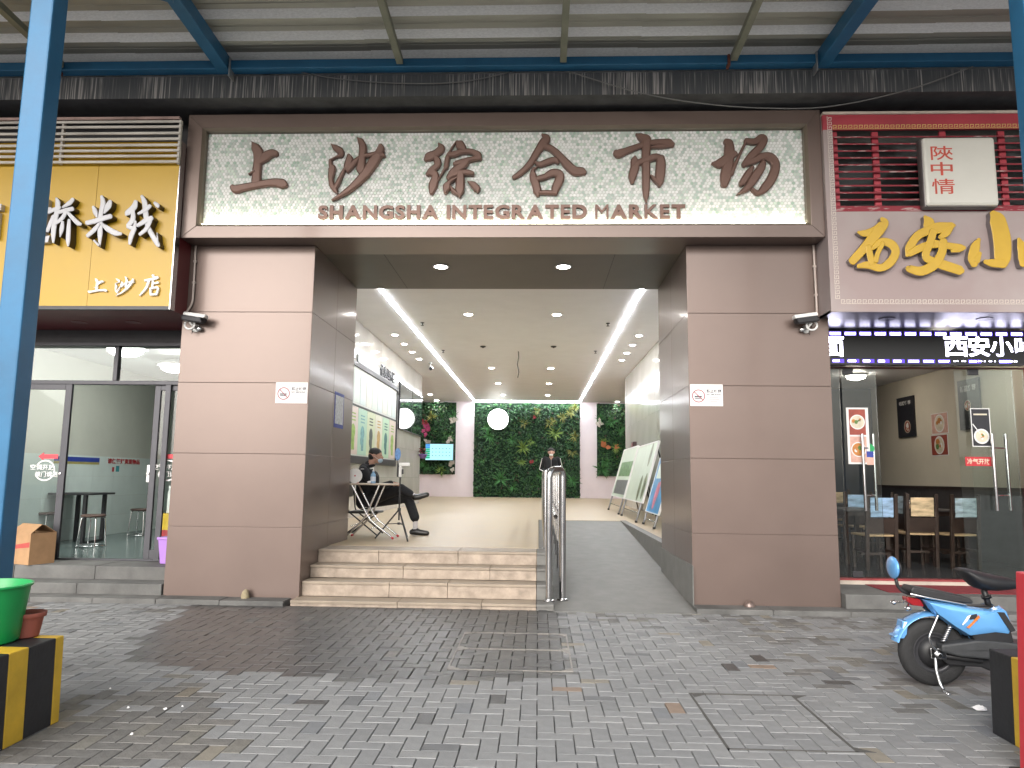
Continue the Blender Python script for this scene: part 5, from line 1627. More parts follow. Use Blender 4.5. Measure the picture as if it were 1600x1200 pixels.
# ================================================================== papers on the gate pillars
def no_smoking(x0, x1, z0, z1, side):
    t = thing('no_smoking_sign', 'white no smoking paper sign on the '+('left' if side == 0 else 'right')+' brown pillar', 'sign', ((x0+x1)/2, 0, z0), 0, 'no smoking signs')
    build('sheet', MB().box(x0, x1, -.004, -.0005, z0, z1), M_PAPER, t)
    w_, h_ = x1-x0, z1-z0
    f_ = lambda u, v, d: (u, -.0052-d, v)
    c, r = (x0+.255*w_, z0+.46*h_), .30*h_
    mb = MB()
    N = 28
    for k in range(N):
        t0, t1 = 2*math.pi*k/N, 2*math.pi*(k+1)/N
        mb.add([f_(c[0]+q*math.cos(t_), c[1]+q*math.sin(t_), .0006) for q, t_ in ((r*.86, t0), (r, t0), (r, t1), (r*.86, t1))], [(0, 1, 2, 3)], 0)
    for s_ in (1,):
        d_ = r*.9*.7071
        e = r*.045
        mb.add([f_(c[0]-d_-e, c[1]+d_-e, .0008), f_(c[0]-d_+e, c[1]+d_+e, .0008), f_(c[0]+d_+e, c[1]-d_+e, .0008), f_(c[0]+d_-e, c[1]-d_-e, .0008)], [(0, 1, 2, 3)], 0)
    rect(mb, f_, c[0]-.6*r, c[0]+.5*r, c[1]-.18*r, c[1]+.02*r, .0003, 1)
    rect(mb, f_, c[0]-.55*r, c[0]+.5*r, c[1]-.42*r, c[1]-.28*r, .0003, 1)
    print_text(mb, '禁止吸烟', f_, x0+.50*w_, x1-.05*w_, z0+.60*h_, z0+.77*h_, 0, .025, 1)
    print_text(mb, 'NO SMOKING', f_, x0+.50*w_, x1-.06*w_, z0+.49*h_, z0+.57*h_, 0, .02, 1)
    for k, (a_, b_) in enumerate(((.58, .86), (.56, .90), (.60, .84))):
        rect(mb, f_, x0+a_*w_, x0+b_*w_, z0+(.38-.09*k)*h_, z0+(.405-.09*k)*h_, 0, 2)
    build('print', mb, [mat('sign_ring', (.30, .05, .07), .5), mat('sign_ink', (.05, .05, .06), .5), mat('sign_pink', (.6, .25, .3), .5)], t, recalc=False)
no_smoking(-3.012, -2.645, 2.205, 2.445, 0)
no_smoking(1.69, 2.052, 2.208, 2.452, 1)
t = thing('paper_notice', 'blue edged paper notice on the inner face of the left pillar', 'notice', (-2.63, 1.28, 2.02))
build('sheet', MB().box(-2.6325, -2.6295, 1.06, 1.50, 2.01, 2.47), mat('notice_blue', (.03, .05, .32), .5), t)
build('white_panel', MB().box(-2.6294, -2.6285, 1.10, 1.47, 2.06, 2.43), mat('notice_white', (.55, .58, .62), .5, 0, .35, 26), t)

# ================================================================== easels on the right
ADV = [mat('easel_'+q, c, .35, 0, v, s_, stretch=st) for q, c, v, s_, st in (('pale_green', (.58, .66, .56), .06, 2, None), ('photo_green', (.12, .24, .09), .7, 9, None), ('photo_grey', (.16, .17, .17), .8, 12, (1, 3, 1)), ('ad_blue', (.06, .28, .55), .35, 3, None), ('ad_pink', (.62, .2, .28), .3, 6, None), ('olive_photo', (.16, .19, .10), .6, 9, None))]
def easel(y0, y1, xb, xt, z0, z1, label, art):
    t = thing('display_easel', label, 'easel', ((xb+xt)/2, (y0+y1)/2, .52), 0, 'display boards along the right wall')
    def f_(u, v, d):      # u: 0 far..1 near, v: 0 bottom..1 top
        y = y1+(y0-y1)*u
        x = xb+(xt-xb)*v
        z = z0+(z1-z0)*v
        nx, nz = -(z1-z0), (xt-xb)
        L = math.hypot(nx, nz)
        return (x+nx/L*d, y, z+nz/L*d)
    def slab(u0, u1, v0, v1, d0, d1, m, name, par=None):
        P = [f_(u0, v0, d0), f_(u1, v0, d0), f_(u1, v0, d1), f_(u0, v0, d1), f_(u0, v1, d0), f_(u1, v1, d0), f_(u1, v1, d1), f_(u0, v1, d1)]
        return build(name, MB().hexa(P), m, par or t)
    bd = slab(0, 1, 0, 1, -.02, 0, art[0], 'board')
    e = .018
    for (u0, u1, v0, v1) in ((-e, 0, -.02, 1.02), (1, 1+e, -.02, 1.02), (0, 1, -.02, 0), (0, 1, 1, 1.02)):
        slab(u0, u1, v0, v1, -.028, .012, M_WHITE, 'edge_trim')
    for (u0, u1, v0, v1, mi) in art[1]:
        slab(u0, u1, v0, v1, .0006, .003, ADV[mi], 'print', bd)
    for (cu, cv, r, mi) in art[2]:
        mb = MB()
        N = 18
        mb.add([f_(cu+r*math.cos(2*math.pi*k/N)*(z1-z0)/(y1-y0), cv+r*math.sin(2*math.pi*k/N)*1.6, .004) for k in range(N)], [tuple(range(N))])
        build('print', mb, ADV[mi], bd, recalc=False)
    v_f = -(z0-.52)/(z1-z0)
    for u in (.05, .95):
        P0 = f_(u, -.02, -.01)
        P1 = f_(u, v_f, -.01)
        build('front_leg', MB().cyl(P0, (P1[0], P1[1], .53), .022, 8), mat('grey_tube', (.3, .3, .31), .35, .7), t, True)
        build('rubber_foot', MB().cyl((P1[0]+.002, P1[1], .56), (P1[0], P1[1], .52), .028, 8), M_BLACK, t, True)
        T = f_(u, .92, -.03)
        build('rear_leg', MB().cyl(T, (min(2.79, xt+.36), T[1], .525), .018, 8), M_BLACK, t, True)
    a_, b_ = f_(.05, v_f*.55, -.01), f_(.95, v_f*.55, -.01)
    build('cross_bar', MB().cyl(a_, b_, .012, 8), M_STEEL, t, True)
    return t
easel(6.5, 9.35, 2.06, 2.40, .93, 2.13, 'pale green display board with oval photos, middle of the three easels', (ADV[0], [(.08, .5, .55, .9, 0)], [(.80, .80, .13, 5), (.68, .22, .14, 5), (.88, .26, .14, 5)]))
easel(9.65, 12.5, 2.06, 2.42, .93, 2.17, 'pale display board with a green and a grey photo, farthest easel', (ADV[0], [(.12, .98, .42, .72, 1), (.10, .98, .05, .34, 2)], []))
easel(4.75, 6.2, 2.09, 2.38, .78, 1.78, 'blue advertising easel with a pink motif beside the right pillar', (ADV[3], [(.1, .6, .62, .9, 0)], [(.45, .3, .16, 4), (.55, .42, .10, 4)]))
t = thing('wall_box', 'small dark red box on the right hall wall above the easels', 'box', (HX1-.05, 13.1, 2.15))
build('case', MB().box(HX1-.12, HX1-.015, 12.9, 13.4, 2.15, 2.45), mat('dark_box', (.06, .03, .03), .5), t, bevel=.01)
build('lid_plate', MB().box(HX1-.127, HX1-.1205, 12.95, 13.35, 2.19, 2.41), M_DRED, t)

# ================================================================== people
def figure(name, label, prims, root_loc, res=.011, group=None, smooth_it=4):
    """limbs and trunk are fused by voxels into one continuous skin; prims: (p0, r0, p1, r1, material index)"""
    mb = MB()
    for (p0, r0, p1, r1, mi) in prims:
        p0, p1 = Vector(p0), Vector(p1)
        n = 6
        L = (p1-p0).length
        if L < 1e-4:
            mb.ell(p0, r0, r0, r0, 14, 10)
            continue
        ts = [-1, -.7, -.35] + [i/n for i in range(n+1)] + [1.35, 1.7, 2.0]
        d = (p1-p0)/L
        pts, rs = [], []
        for k in (0, .35, .7, .92):
            pts.append(p0-d*r0*(1-k*k)**.5 if k else p0-d*r0)
            rs.append(max(.002, r0*k))
        for i in range(n+1):
            pts.append(p0+(p1-p0)*i/n)
            rs.append(r0+(r1-r0)*i/n)
        for k in (.92, .7, .35, 0):
            pts.append(p1+d*r1*(1-k*k)**.5)
            rs.append(max(.002, r1*k))
        mb.tube(pts, rs, 14)
    me = bpy.data.meshes.new('raw')
    me.from_pydata(mb.v, [], mb.f)
    o = bpy.data.objects.new('raw', me)
    COL.objects.link(o)
    md = o.modifiers.new('r', 'REMESH')
    md.mode = 'VOXEL'
    md.voxel_size = res
    sm = o.modifiers.new('s', 'SMOOTH')
    sm.iterations = smooth_it
    sm.factor = .5
    bpy.context.view_layer.update()
    m2 = bpy.data.meshes.new_from_object(o.evaluated_get(bpy.context.evaluated_depsgraph_get()))
    bpy.data.objects.remove(o)
    m2.materials.clear()
    mats = [M_CLOTH, M_SKIN, M_SHOE, M_SOCK]
    for m in mats:
        m2.materials.append(m)
    pr = [(Vector(a), ra, Vector(b), rb, mi) for a, ra, b, rb, mi in prims]
    idx = []
    for pl_ in m2.polygons:
        c = pl_.center
        best, bi = 1e9, 0
        for a, ra, b, rb, mi in pr:
            ab = b-a
            tt = max(0, min(1, (c-a).dot(ab)/max(1e-9, ab.dot(ab))))
            dd = (c-(a+ab*tt)).length-(ra+(rb-ra)*tt)
            if dd < best:
                best, bi = dd, mi
        idx.append(bi)
    m2.polygons.foreach_set('material_index', idx)
    m2.polygons.foreach_set('use_smooth', [True]*len(idx))
    L = Vector(root_loc)
    m2.transform(Matrix.Translation(-L))
    root = thing(name, label, 'person', root_loc, 0, group)
    b = link('body', m2, root)
    return root
CL, SKN, SHO, SOK = 0, 1, 2, 3
def hand(prims, w, d, up, side):
    """palm, four unequal fingers and a thumb, slightly curled; w wrist, d direction, side = thumb side"""
    w, d, up, side = Vector(w), Vector(d).normalized(), Vector(up).normalized(), Vector(side).normalized()
    prims.append((w, .024, w+d*.075, .028, SKN))
    for k, (o, l) in enumerate(((.027, .062), (.009, .07), (-.009, .066), (-.026, .052))):
        b0 = w+d*.08+side*o
        b1 = b0+d*l*.55-up*.006
        b2 = b1+d*l*.45-up*.022
        prims.append((b0, .0095, b1, .009, SKN))
        prims.append((b1, .009, b2, .0078, SKN))
    t0 = w+d*.03+side*.026
    t1 = t0+d*.03+side*.028
    prims.append((t0, .0115, t1, .0105, SKN))
    prims.append((t1, .0105, t1+d*.03+side*.004, .009, SKN))
def Q(cx, cy, Y):         # tracing units of the close-up of the seated guard
    return at_y(540+cx/6.667, 680+cy/6.667, Y)
yc = 2.78
prims = []
hip, chest, neck = Q(205, 690, yc), Q(225, 470, yc), Q(240, 300, yc)
for s in (-1, 1):
    prims.append((hip+Vector((.0, s*.085, .0)), .125, hip+Vector((.0, s*.09, .12)), .125, CL))
prims.append((hip+Vector((0, 0, .08)), .15, chest, .16, CL))
prims.append((hip+Vector((.05, 0, .1)), .14, chest+Vector((.05, 0, .03)), .135, CL))
for s in (-1, 1):
    prims.append((hip+Vector((.0, s*.06, .1)), .13, chest+Vector((-.01, s*.075, .06)), .135, CL))
    prims.append((chest+Vector((-.01, s*.06, .08)), .125, neck+Vector((-.04, s*.12, -.07)), .075, CL))
prims.append((neck+Vector((-.01, 0, -.05)), .075, neck+Vector((.0, 0, .0)), .058, CL))
head = Q(322, 215, yc)
prims.append((neck+Vector((.01, 0, -.01)), .055, head+Vector((-.03, 0, -.05)), .058, SKN))
prims.append((head+Vector((-.035, 0, .03)), .088, head+Vector((.0, 0, .025)), .085, SKN))
prims.append((head+Vector((.015, 0, .0)), .074, head+Vector((.03, 0, -.06)), .056, SKN))
prims.append((head+Vector((.078, 0, .005)), .012, head+Vector((.098, 0, -.03)), .015, SKN))      # nose
for s in (-1, 1):
    prims.append((head+Vector((-.02, s*.085, .015)), .014, head+Vector((-.015, s*.087, -.025)), .012, SKN))   # ears
    prims.append((head+Vector((.068, s*.033, .022)), .013, head+Vector((.068, s*.02, .024)), .013, SKN))      # brow
# near arm (camera side) and far arm folded onto the lap
sh = neck+Vector((-.03, -.20, -.10))
el = Q(310, 555, yc-.25)
wr_ = Q(470, 500, yc-.16)
prims += [(sh, .072, el, .058, CL), (el, .058, wr_, .043, CL)]
hand(prims, wr_+Vector((.02, .01, -.005)), (1, .25, -.12), (0, 0, 1), (0, 1, .2))
sh2 = neck+Vector((-.045, .20, -.10))
el2 = Q(300, 570, yc+.24)
wr2_ = Q(500, 510, yc+.02)
prims += [(sh2, .072, el2, .058, CL), (el2, .058, wr2_, .043, CL)]
hand(prims, wr2_+Vector((.02, -.01, 0)), (1, -.25, -.12), (0, 0, 1), (0, -1, .2))
# planted leg (far side) and crossed leg (near side)
kn = Q(650, 650, yc+.06)
an = Q(725, 925, yc-.02)
prims += [(hip+Vector((.03, .09, .01)), .115, kn, .078, CL), (kn, .078, an+Vector((-.01, 0, .10)), .072, CL)]
prims += [(an+Vector((.0, 0, .06)), .038, an+Vector((.0, 0, -.05)), .036, SOK)]
ft = Q(745, 1035, yc-.02)
prims += [(Vector((ft.x-.075, ft.y, .52+.05)), .045, Vector((ft.x+.0, ft.y, .52+.058)), .05, SHO), (Vector((ft.x-.01, ft.y, .52+.05)), .048, Vector((ft.x+.15, ft.y-.01, .52+.037)), .037, SHO)]
kn2 = Q(575, 560, yc-.08)
an2 = Q(690, 618, yc-.13)
prims += [(hip+Vector((.03, -.09, .03)), .115, kn2, .080, CL), (kn2, .078, an2+Vector((-.03, 0, .01)), .062, CL)]
prims += [(an2+Vector((-.02, 0, .0)), .038, an2+Vector((.02, 0, -.01)), .036, SOK)]
f2 = Q(735, 640, yc-.14)
prims += [(f2+Vector((-.02, 0, -.01)), .047, f2+Vector((.05, 0, .0)), .048, SHO), (f2+Vector((.04, 0, .0)), .046, f2+Vector((.16, 0, .03)), .038, SHO)]
guard = figure('person', 'person in black uniform sitting with crossed legs and lowered mask by the table', prims, (hip.x, yc, .52))
hm = MB()
hm.ell(head+Vector((-.02, 0, .046)), .101, .094, .078, 18, 12, M=Matrix.Rotation(R(10), 3, 'Y'))
hm.ell(head+Vector((-.062, 0, -.005)), .062, .085, .07, 16, 10)
build('hair', hm, M_HAIR, guard, True)
build('face_mask', MB().ell(head+Vector((.052, 0, -.068)), .045, .058, .040, 14, 10), M_MASK, guard, True)
for s in (-1, 1):
    build('mask_loop', MB().tube([head+Vector((.05, s*.055, -.06)), head+Vector((.01, s*.084, -.03)), head+Vector((-.02, s*.093, .0))], .003, 5), M_PAPER, guard, True)
    build('eye', MB().ell(head+Vector((.076, s*.03, .006)), .008, .012, .006, 8, 6), M_BLACK, guard, True)
build('collar', MB().tube([neck+Vector((.015+.068*math.cos(R(20*k)), .068*math.sin(R(20*k)), -.03+.012*math.cos(R(20*k)))) for k in range(18)], .018, 8, closed=True), M_CLOTH, guard, True)
build('shoulder_patch', MB().ell(sh+Vector((.0, -.062, .02)), .03, .008, .012, 8, 6), mat('patch_grey', (.4, .4, .4), .7), guard, True)
# standing guard far back
g0 = Vector((.345, 12, .52))
def G(x, y, z):
    return g0+Vector((x, y, z))
prims = []
for s in (-1, 1):
    prims += [(G(s*.09, 0, .90), .105, G(s*.10, 0, .50), .072, CL), (G(s*.10, 0, .50), .070, G(s*.11, .02, .10), .058, CL)]
    prims += [(G(s*.11, .05, .045), .042, G(s*.12, -.15, .035), .036, SHO)]
    prims += [(G(s*.07, 0, .92), .12, G(s*.075, 0, 1.12), .115, CL), (G(s*.07, 0, 1.12), .12, G(s*.09, .0, 1.32), .105, CL), (G(s*.08, 0, 1.34), .09, G(s*.17, .01, 1.385), .068, CL)]
    prims += [(G(s*.205, .0, 1.37), .062, G(s*.27, .05, 1.10), .052, CL), (G(s*.27, .05, 1.10), .050, G(s*.10, -.14, 1.00), .040, CL)]
    hand(prims, G(s*.085, -.145, .995), (-s, -.15, -.25), (0, -1, .2), (0, -.2, 1))
prims += [(G(0, .01, 1.38), .065, G(0, 0, 1.50), .052, SKN), (G(0, .01, 1.585), .088, G(0, .0, 1.575), .083, SKN), (G(0, -.02, 1.56), .072, G(0, -.035, 1.50), .054, SKN), (G(0, -.095, 1.57), .010, G(0, -.112, 1.545), .013, SKN)]
for s in (-1, 1):
    prims.append((G(s*.086, .0, 1.58), .013, G(s*.088, .0, 1.54), .011, SKN))
g2 = figure('person', 'person in black jacket with white sleeve stripes standing at the back of the hall', prims, tuple(g0))
build('hair', MB().ell(G(0, .022, 1.615), .097, .098, .078, 16, 10), M_HAIR, g2, True)
build('face_mask', MB().ell(G(0, -.062, 1.495), .055, .036, .036, 12, 8), M_PAPER, g2, True)
for s in (-1, 1):
    build('sleeve_stripe', MB().tube([G(s*.245, -.03, 1.40), G(s*.285, .0, 1.24), G(s*.318, .03, 1.10), G(s*.20, -.12, 1.03)], .012, 6), M_PAPER, g2, True)
    build('eye', MB().ell(G(s*.03, -.083, 1.575), .011, .006, .006, 8, 6), M_BLACK, g2, True)
build('zip', MB().tube([G(0, -.125, 1.0), G(0, -.128, 1.2), G(0, -.112, 1.36)], .006, 5), mat('zip_grey', (.3, .3, .3), .5), g2, True)
# ================================================================== guard's chair, table and things
t = thing('folding_chair', 'black folding chair under the seated person', 'chair', (hip.x+.05, yc, .52))
zs = hip.z-.135
build('seat', MB().box(hip.x-.20, hip.x+.24, yc-.21, yc+.21, zs-.035, zs), M_BLACK, t, bevel=.012)
build('backrest', MB().box(hip.x-.265, hip.x-.235, yc-.21, yc+.21, zs+.20, zs+.46), M_BLACK, t, bevel=.012)
for s in (-.21, .21):
    build('leg', MB().tube(bent([(hip.x-.25, yc+s, zs+.45), (hip.x-.2, yc+s, zs+.0), (hip.x+.24, yc+s, .53)], .05), .011, 8), M_BLACK, t, True)
    build('leg', MB().tube([(hip.x+.18, yc+s*.92, zs-.02), (hip.x-.24, yc+s*.92, .53)], .011, 8), M_BLACK, t, True)
build('stretcher', MB().cyl((hip.x-.15, yc-.2, .66), (hip.x-.15, yc+.2, .66), .008, 6).cyl((hip.x+.16, yc-.2, .63), (hip.x+.16, yc+.2, .63), .008, 6), M_STEEL, t, True)
TX0, TX1, TY0, TY1, TZ = -2.68, -2.04, 2.02, 2.46, 1.285
t = thing('folding_table', 'small folding table with crossed steel legs inside the left pillar', 'table', ((TX0+TX1)/2, (TY0+TY1)/2, .52))
build('table_top', MB().box(TX0, TX1, TY0, TY1, TZ-.022, TZ), mat('pale_table_top', (.50, .42, .34), .5, 0, .1, 6), t, bevel=.006)
for y in (TY0+.03, TY1-.03):
    build('leg', MB().tube(bent([(TX0+.06, y, TZ-.022), (TX0+.33, y, .78), (TX1+.02, y, .535)], .08, 5), .0135, 10), M_STEEL, t, True)
    build('leg', MB().tube(bent([(TX1-.2, y+.03, TZ-.022), (TX0+.25, y+.03, .80), (TX0-.02, y+.03, .535)], .08, 5), .0135, 10), M_STEEL, t, True)
    build('red_cap', MB().cyl((TX1-.0, y, .548), (TX1+.03, y, .528), .017, 8), M_RED, t, True)
    build('red_cap', MB().cyl((TX0+.0, y+.03, .548), (TX0-.03, y+.03, .528), .017, 8), M_RED, t, True)
build('stretcher', MB().cyl((TX0+.2, TY0+.03, .94), (TX0+.2, TY1-.03, .94), .009, 8), M_STEEL, t, True)
build('stretcher', MB().cyl((TX0+.36, TY0+.03, .74), (TX0+.36, TY1, .74), .009, 8), M_STEEL, t, True)
p = at_y(583, 750, 2.2)
t = thing('hand_sanitizer', 'clear blue pump bottle of hand sanitizer on the folding table', 'bottle', (p.x, 2.2, TZ))
build('bottle', MB().lathe([(.034, 0), (.036, .01), (.036, .12), (.02, .15), (.014, .155), (.014, .17)], n=18), mat('sanitizer_blue', (.25, .42, .62), .12, 0, .1, 8), t, True, local=True)
build('label_band', MB().lathe([(.0365, .03), (.0368, .031), (.0368, .095), (.0365, .096)], n=18), mat('label_pale', (.6, .66, .75), .4), t, True, local=True)
build('pump', MB().cyl((0, 0, .17), (0, 0, .215), .006, 8).cyl((0, 0, .215), (-.05, 0, .21), .008, 8).cyl((0, 0, .17), (0, 0, .182), .016, 10), M_WHITE, t, True, local=True)
t = thing('megaphone', 'white megaphone with red centre lying on the folding table', 'megaphone', (-2.60, 2.22, TZ))
build('horn', MB().lathe([(.105, .0), (.10, .012), (.06, .06), (.035, .13), (.03, .2)], (.0, -.1, .106), 24, 'Y'), M_WHITE, t, True, local=True)
build('red_speaker', MB().lathe([(.002, -.012), (.03, -.006), (.042, .02)], (0, -.09, .106), 16, 'Y'), M_RED, t, True, local=True)
build('handle', MB().tube(bent([(0, .03, .06), (0, .03, .005), (0, .09, .005), (0, .09, .07)], .02), .012, 8), M_RED, t, True, local=True)
tag(build('tissue', MB().ell((-2.40, 2.2, TZ+.018), .045, .03, .018, 9, 6), M_PAPER, smooth=False), 'crumpled tissue on the folding table beside the bottle', 'tissue')
px0 = at_y(625.5, 740, 2.1)
t = thing('thermometer_stand', 'black tripod holding a white infrared thermometer before the seated person', 'tripod', (px0.x, 2.1, .52))
cx_, cy_ = px0.x, 2.1
build('pole', MB().cyl((cx_, cy_, .78), (cx_, cy_, 1.38), .011, 10).cyl((cx_, cy_, 1.0), (cx_, cy_, 1.2), .015, 10), M_BLACK, t, True)
build('collar', MB().cyl((cx_, cy_, .90), (cx_, cy_, .95), .024, 12).cyl((cx_, cy_, .72), (cx_, cy_, .75), .02, 12), M_BLACK, t, True)
for (fx, fy) in ((-1.75, 1.72), (-2.28, 2.1), (-1.9, 2.5)):
    build('leg', MB().cyl((cx_, cy_, .93), (fx, fy, .525), .011, 8), M_BLACK, t, True)
    build('brace', MB().cyl((cx_, cy_, .735), ((cx_+fx)/2, (cy_+fy)/2, .727), .006, 6), M_BLACK, t, True)
z0 = 1.38
gun = build('thermometer', MB().box(cx_-.022, cx_+.02, cy_-.025, cy_+.025, z0, z0+.15).box(cx_-.022, cx_+.13, cy_-.028, cy_+.028, z0+.151, z0+.20), M_WHITE, t, bevel=.012)
build('thermometer_back', MB().box(cx_-.045, cx_-.0225, cy_-.026, cy_+.026, z0, z0+.19), M_BLACK, gun, bevel=.006)
build('trigger', MB().box(cx_+.021, cx_+.045, cy_-.012, cy_+.012, z0+.04, z0+.11), M_DARK, gun, bevel=.004)
build('sign_stem', MB().cyl((cx_-.04, cy_+.03, z0+.1), (cx_-.05, cy_+.03, z0+.25), .006, 6), M_BLACK, t, True)
build('sign_plate', MB().lathe([(.052, -.004), (.052, .004)], (cx_-.05, cy_+.03, z0+.32), 24, 'Y', sx=.8, sy=1.7), mat('sign_plate_blue', (.08, .22, .5), .4, 0, .35, 40), t)

# ================================================================== street: striped blocks, tub, pot, red post
M_YELP = mat('chipped_yellow_paint', (.60, .38, .03), .55, 0, .16, 6, .2, 40)
M_BLKP = mat('black_block_paint', (.014, .015, .018), .55, 0, .3, 9, .2, 40)
M_CONC = mat('bare_concrete', (.26, .24, .21), .85, 0, .2, 6, .3, 60)
def striped_block(label, x0, x1, y0, y1, h, face_x, cuts, first):
    """concrete block painted in upright stripes; cuts = y of the stripe borders, back to front"""
    t = thing('striped_block', label, 'concrete block', ((x0+x1)/2, (y0+y1)/2, 0), 0, 'black and yellow concrete blocks')
    core = build('core', MB().box(x0+.02, x1-.02, y0+.02, y1-.02, -.01, h-.012), M_CONC, t)
    ys = [y1]+list(cuts)+[y0]
    rg = random.Random(label)
    for k, (b, a) in enumerate(zip(ys[:-1], ys[1:])):
        m = (M_YELP, M_BLKP)[(k+first) % 2]
        tp = .012
        P = [(x0, a, 0), (x1, a, 0), (x1, b, 0), (x0, b, 0), (x0+tp, a, h), (x1-tp, a, h), (x1-tp, b, h), (x0+tp, b, h)]
        build('painted_stripe', MB().hexa(P), m, t, bevel=.006)
    return t
BH = .47
cl_ = [at_x(px_, 1060, -2.70).y for px_ in (86, 45, 15)]
c4 = [cl_[-1]-.12*k for k in (1, 2, 3)]
striped_block('black and yellow striped concrete block carrying the green tub', -3.42, -2.70, -4.68, at_x(98, 1060, -2.70).y, BH, -2.70, cl_+c4, 0)
ry1 = at_x(1546, 1080, 2.56).y
cr_ = [at_x(1580, 1090, 2.56).y]
cr_ += [y_ for y_ in (cr_[0]-.11*k for k in (1, 2)) if y_ > -4.26]
striped_block('black and yellow striped concrete block beside the parked scooter', 2.56, 3.3, -4.28, ry1, .46, 2.56, cr_, 1)
c = at_z(18, 1005, BH)
cxr = c.x-.2
pr = at_y(39, 914, c.y)
rt_, ht_ = pr.x-cxr, pr.z-BH
t = thing('green_tub', 'bright green plastic tub standing on the striped block', 'tub', (cxr, c.y, BH))
M_TUB = mat('green_plastic', (.008, .30, .075), .35, 0, .06, 4)
build('body', MB().lathe([(.19, .0), (.2, .01), (rt_-.012, ht_-.012), (rt_, ht_-.012), (rt_, ht_), (rt_-.018, ht_), (.185, .03)], n=36), M_TUB, t, True, local=True)
build('soil', MB().lathe([(rt_-.05, ht_-.10), (rt_*.5, ht_-.08), (.01, ht_-.07)], n=24), mat('potting_soil', (.05, .04, .03), .95, 0, .4, 30, .6, 60), t, True, local=True)
p = at_z(47, 993, BH)
t = thing('flower_pot', 'terracotta flower pot behind the green tub on the striped block', 'flower pot', (p.x-.01, p.y-.03, BH))
build('pot', MB().lathe([(.066, 0), (.07, .008), (.086, .11), (.098, .112), (.1, .135), (.09, .137), (.08, .10)], n=26), mat('terracotta', (.30, .085, .06), .7, 0, .12, 10), t, True, local=True)
build('soil', MB().lathe([(.085, .112), (.04, .118), (.005, .12)], n=16), bpy.data.materials['potting_soil'], t, True, local=True)
xr = at_y(1588, 1000, -4.30).x
t = thing('red_barrier_post', 'bright red square post standing at the right edge of the pavement', 'post', (xr+.06, -4.36, 0))
zt_ = at_y(1588, 897, -4.42).z
xb_ = at_y(1592, 1190, -4.30).x
build('shaft', MB().hexa([(xb_, -4.42, 0), (xb_+.12, -4.42, 0), (xb_+.12, -4.30, 0), (xb_, -4.30, 0), (xr+.02, -4.42, zt_), (xr+.14, -4.42, zt_), (xr+.14, -4.30, zt_), (xr+.02, -4.30, zt_)]), mat('bright_red_paint', (.50, .03, .045), .4, 0, .1, 5), t, bevel=.006)
build('base_plate', MB().box(xr-.05, xr+.17, -4.47, -4.25, .0, .012), M_DARK, t)
# ================================================================== security cameras and conduits
def cctv(px_, py_, flip, label):
    c = at_y(px_, py_, -.13)
    t = thing('security_camera', label, 'security camera', (c.x, -.0, c.z-.1), 0, 'security cameras on the pillars')
    s = 1 if flip else -1          # s=1: points to the left
    L0, L1 = c.x+s*.11, c.x-s*.15
    def pt(x, y, z):
        return (x, y, z)
    y0, y1 = -.19, -.09
    zc = c.z
    hood = MB().hexa([pt(min(L0, L1), y0-.008, zc+.018), pt(max(L0, L1), y0-.008, zc+.018), pt(max(L0, L1), y1+.008, zc+.018), pt(min(L0, L1), y1+.008, zc+.018),
                      pt(min(L0, L1), y0+.01, zc+.062), pt(max(L0, L1), y0+.01, zc+.062), pt(max(L0, L1), y1-.01, zc+.062), pt(min(L0, L1), y1-.01, zc+.062)])
    tilt = Matrix.Translation((c.x, 0, zc)) @ Matrix.Rotation(R(8)*s*-1, 4, 'Y') @ Matrix.Translation((-c.x, 0, -zc))
    build('sun_hood', hood.xf(tilt), M_WHITE, t, bevel=.012)
    build('body', MB().hexa([pt(c.x-.12, y0+.008, zc-.04), pt(c.x+.12, y0+.008, zc-.04), pt(c.x+.12, y1-.008, zc-.04), pt(c.x-.12, y1-.008, zc-.04),
                             pt(c.x-.13, y0, zc+.02), pt(c.x+.10, y0, zc+.02), pt(c.x+.10, y1, zc+.02), pt(c.x-.13, y1, zc+.02)]).xf(tilt), M_DARK, t, bevel=.01)
    build('lens', MB().cyl((L1+s*.02, -.14, zc-.005), (L1+s*.012, -.142, zc-.006), .03, 16).xf(tilt), M_BLACK, t, True)
    bx = c.x+s*.06
    build('bracket_ring', MB().tube([(bx+.058*math.cos(R(15*k)), -.1, zc-.062+.052*math.sin(R(15*k))) for k in range(24)], .011, 8, closed=True), M_WHITE, t, True)
    build('bracket_arm', MB().tube([(bx, -.1, zc-.03), (bx-s*.03, -.08, zc-.07), (bx-s*.03, -.01, zc-.085)], .017, 10), M_WHITE, t, True)
    build('mount_plate', MB().lathe([(.045, -.012), (.05, -.001)], (bx-s*.03, 0, zc-.085), 18, 'Y'), M_WHITE, t, True)
    build('junction_can', MB().cyl((bx-s*.085, -.005, zc-.10), (bx-s*.085, -.07, zc-.10), .028, 14), M_STEEL, t, True)
    build('cable_tail', MB().tube([(bx-s*.02, -.09, zc-.10), (bx-s*.03, -.08, zc-.145), (bx-s*.015, -.07, zc-.16)], .005, 6), M_BLACK, t, True)
    return t
cctv(303, 498, False, 'white bullet security camera on the outer edge of the left pillar')
cctv(1261, 499, True, 'white bullet security camera on the outer edge of the right pillar')
M_COND = mat('pale_conduit', (.55, .47, .43), .5, 0, .05, 6)
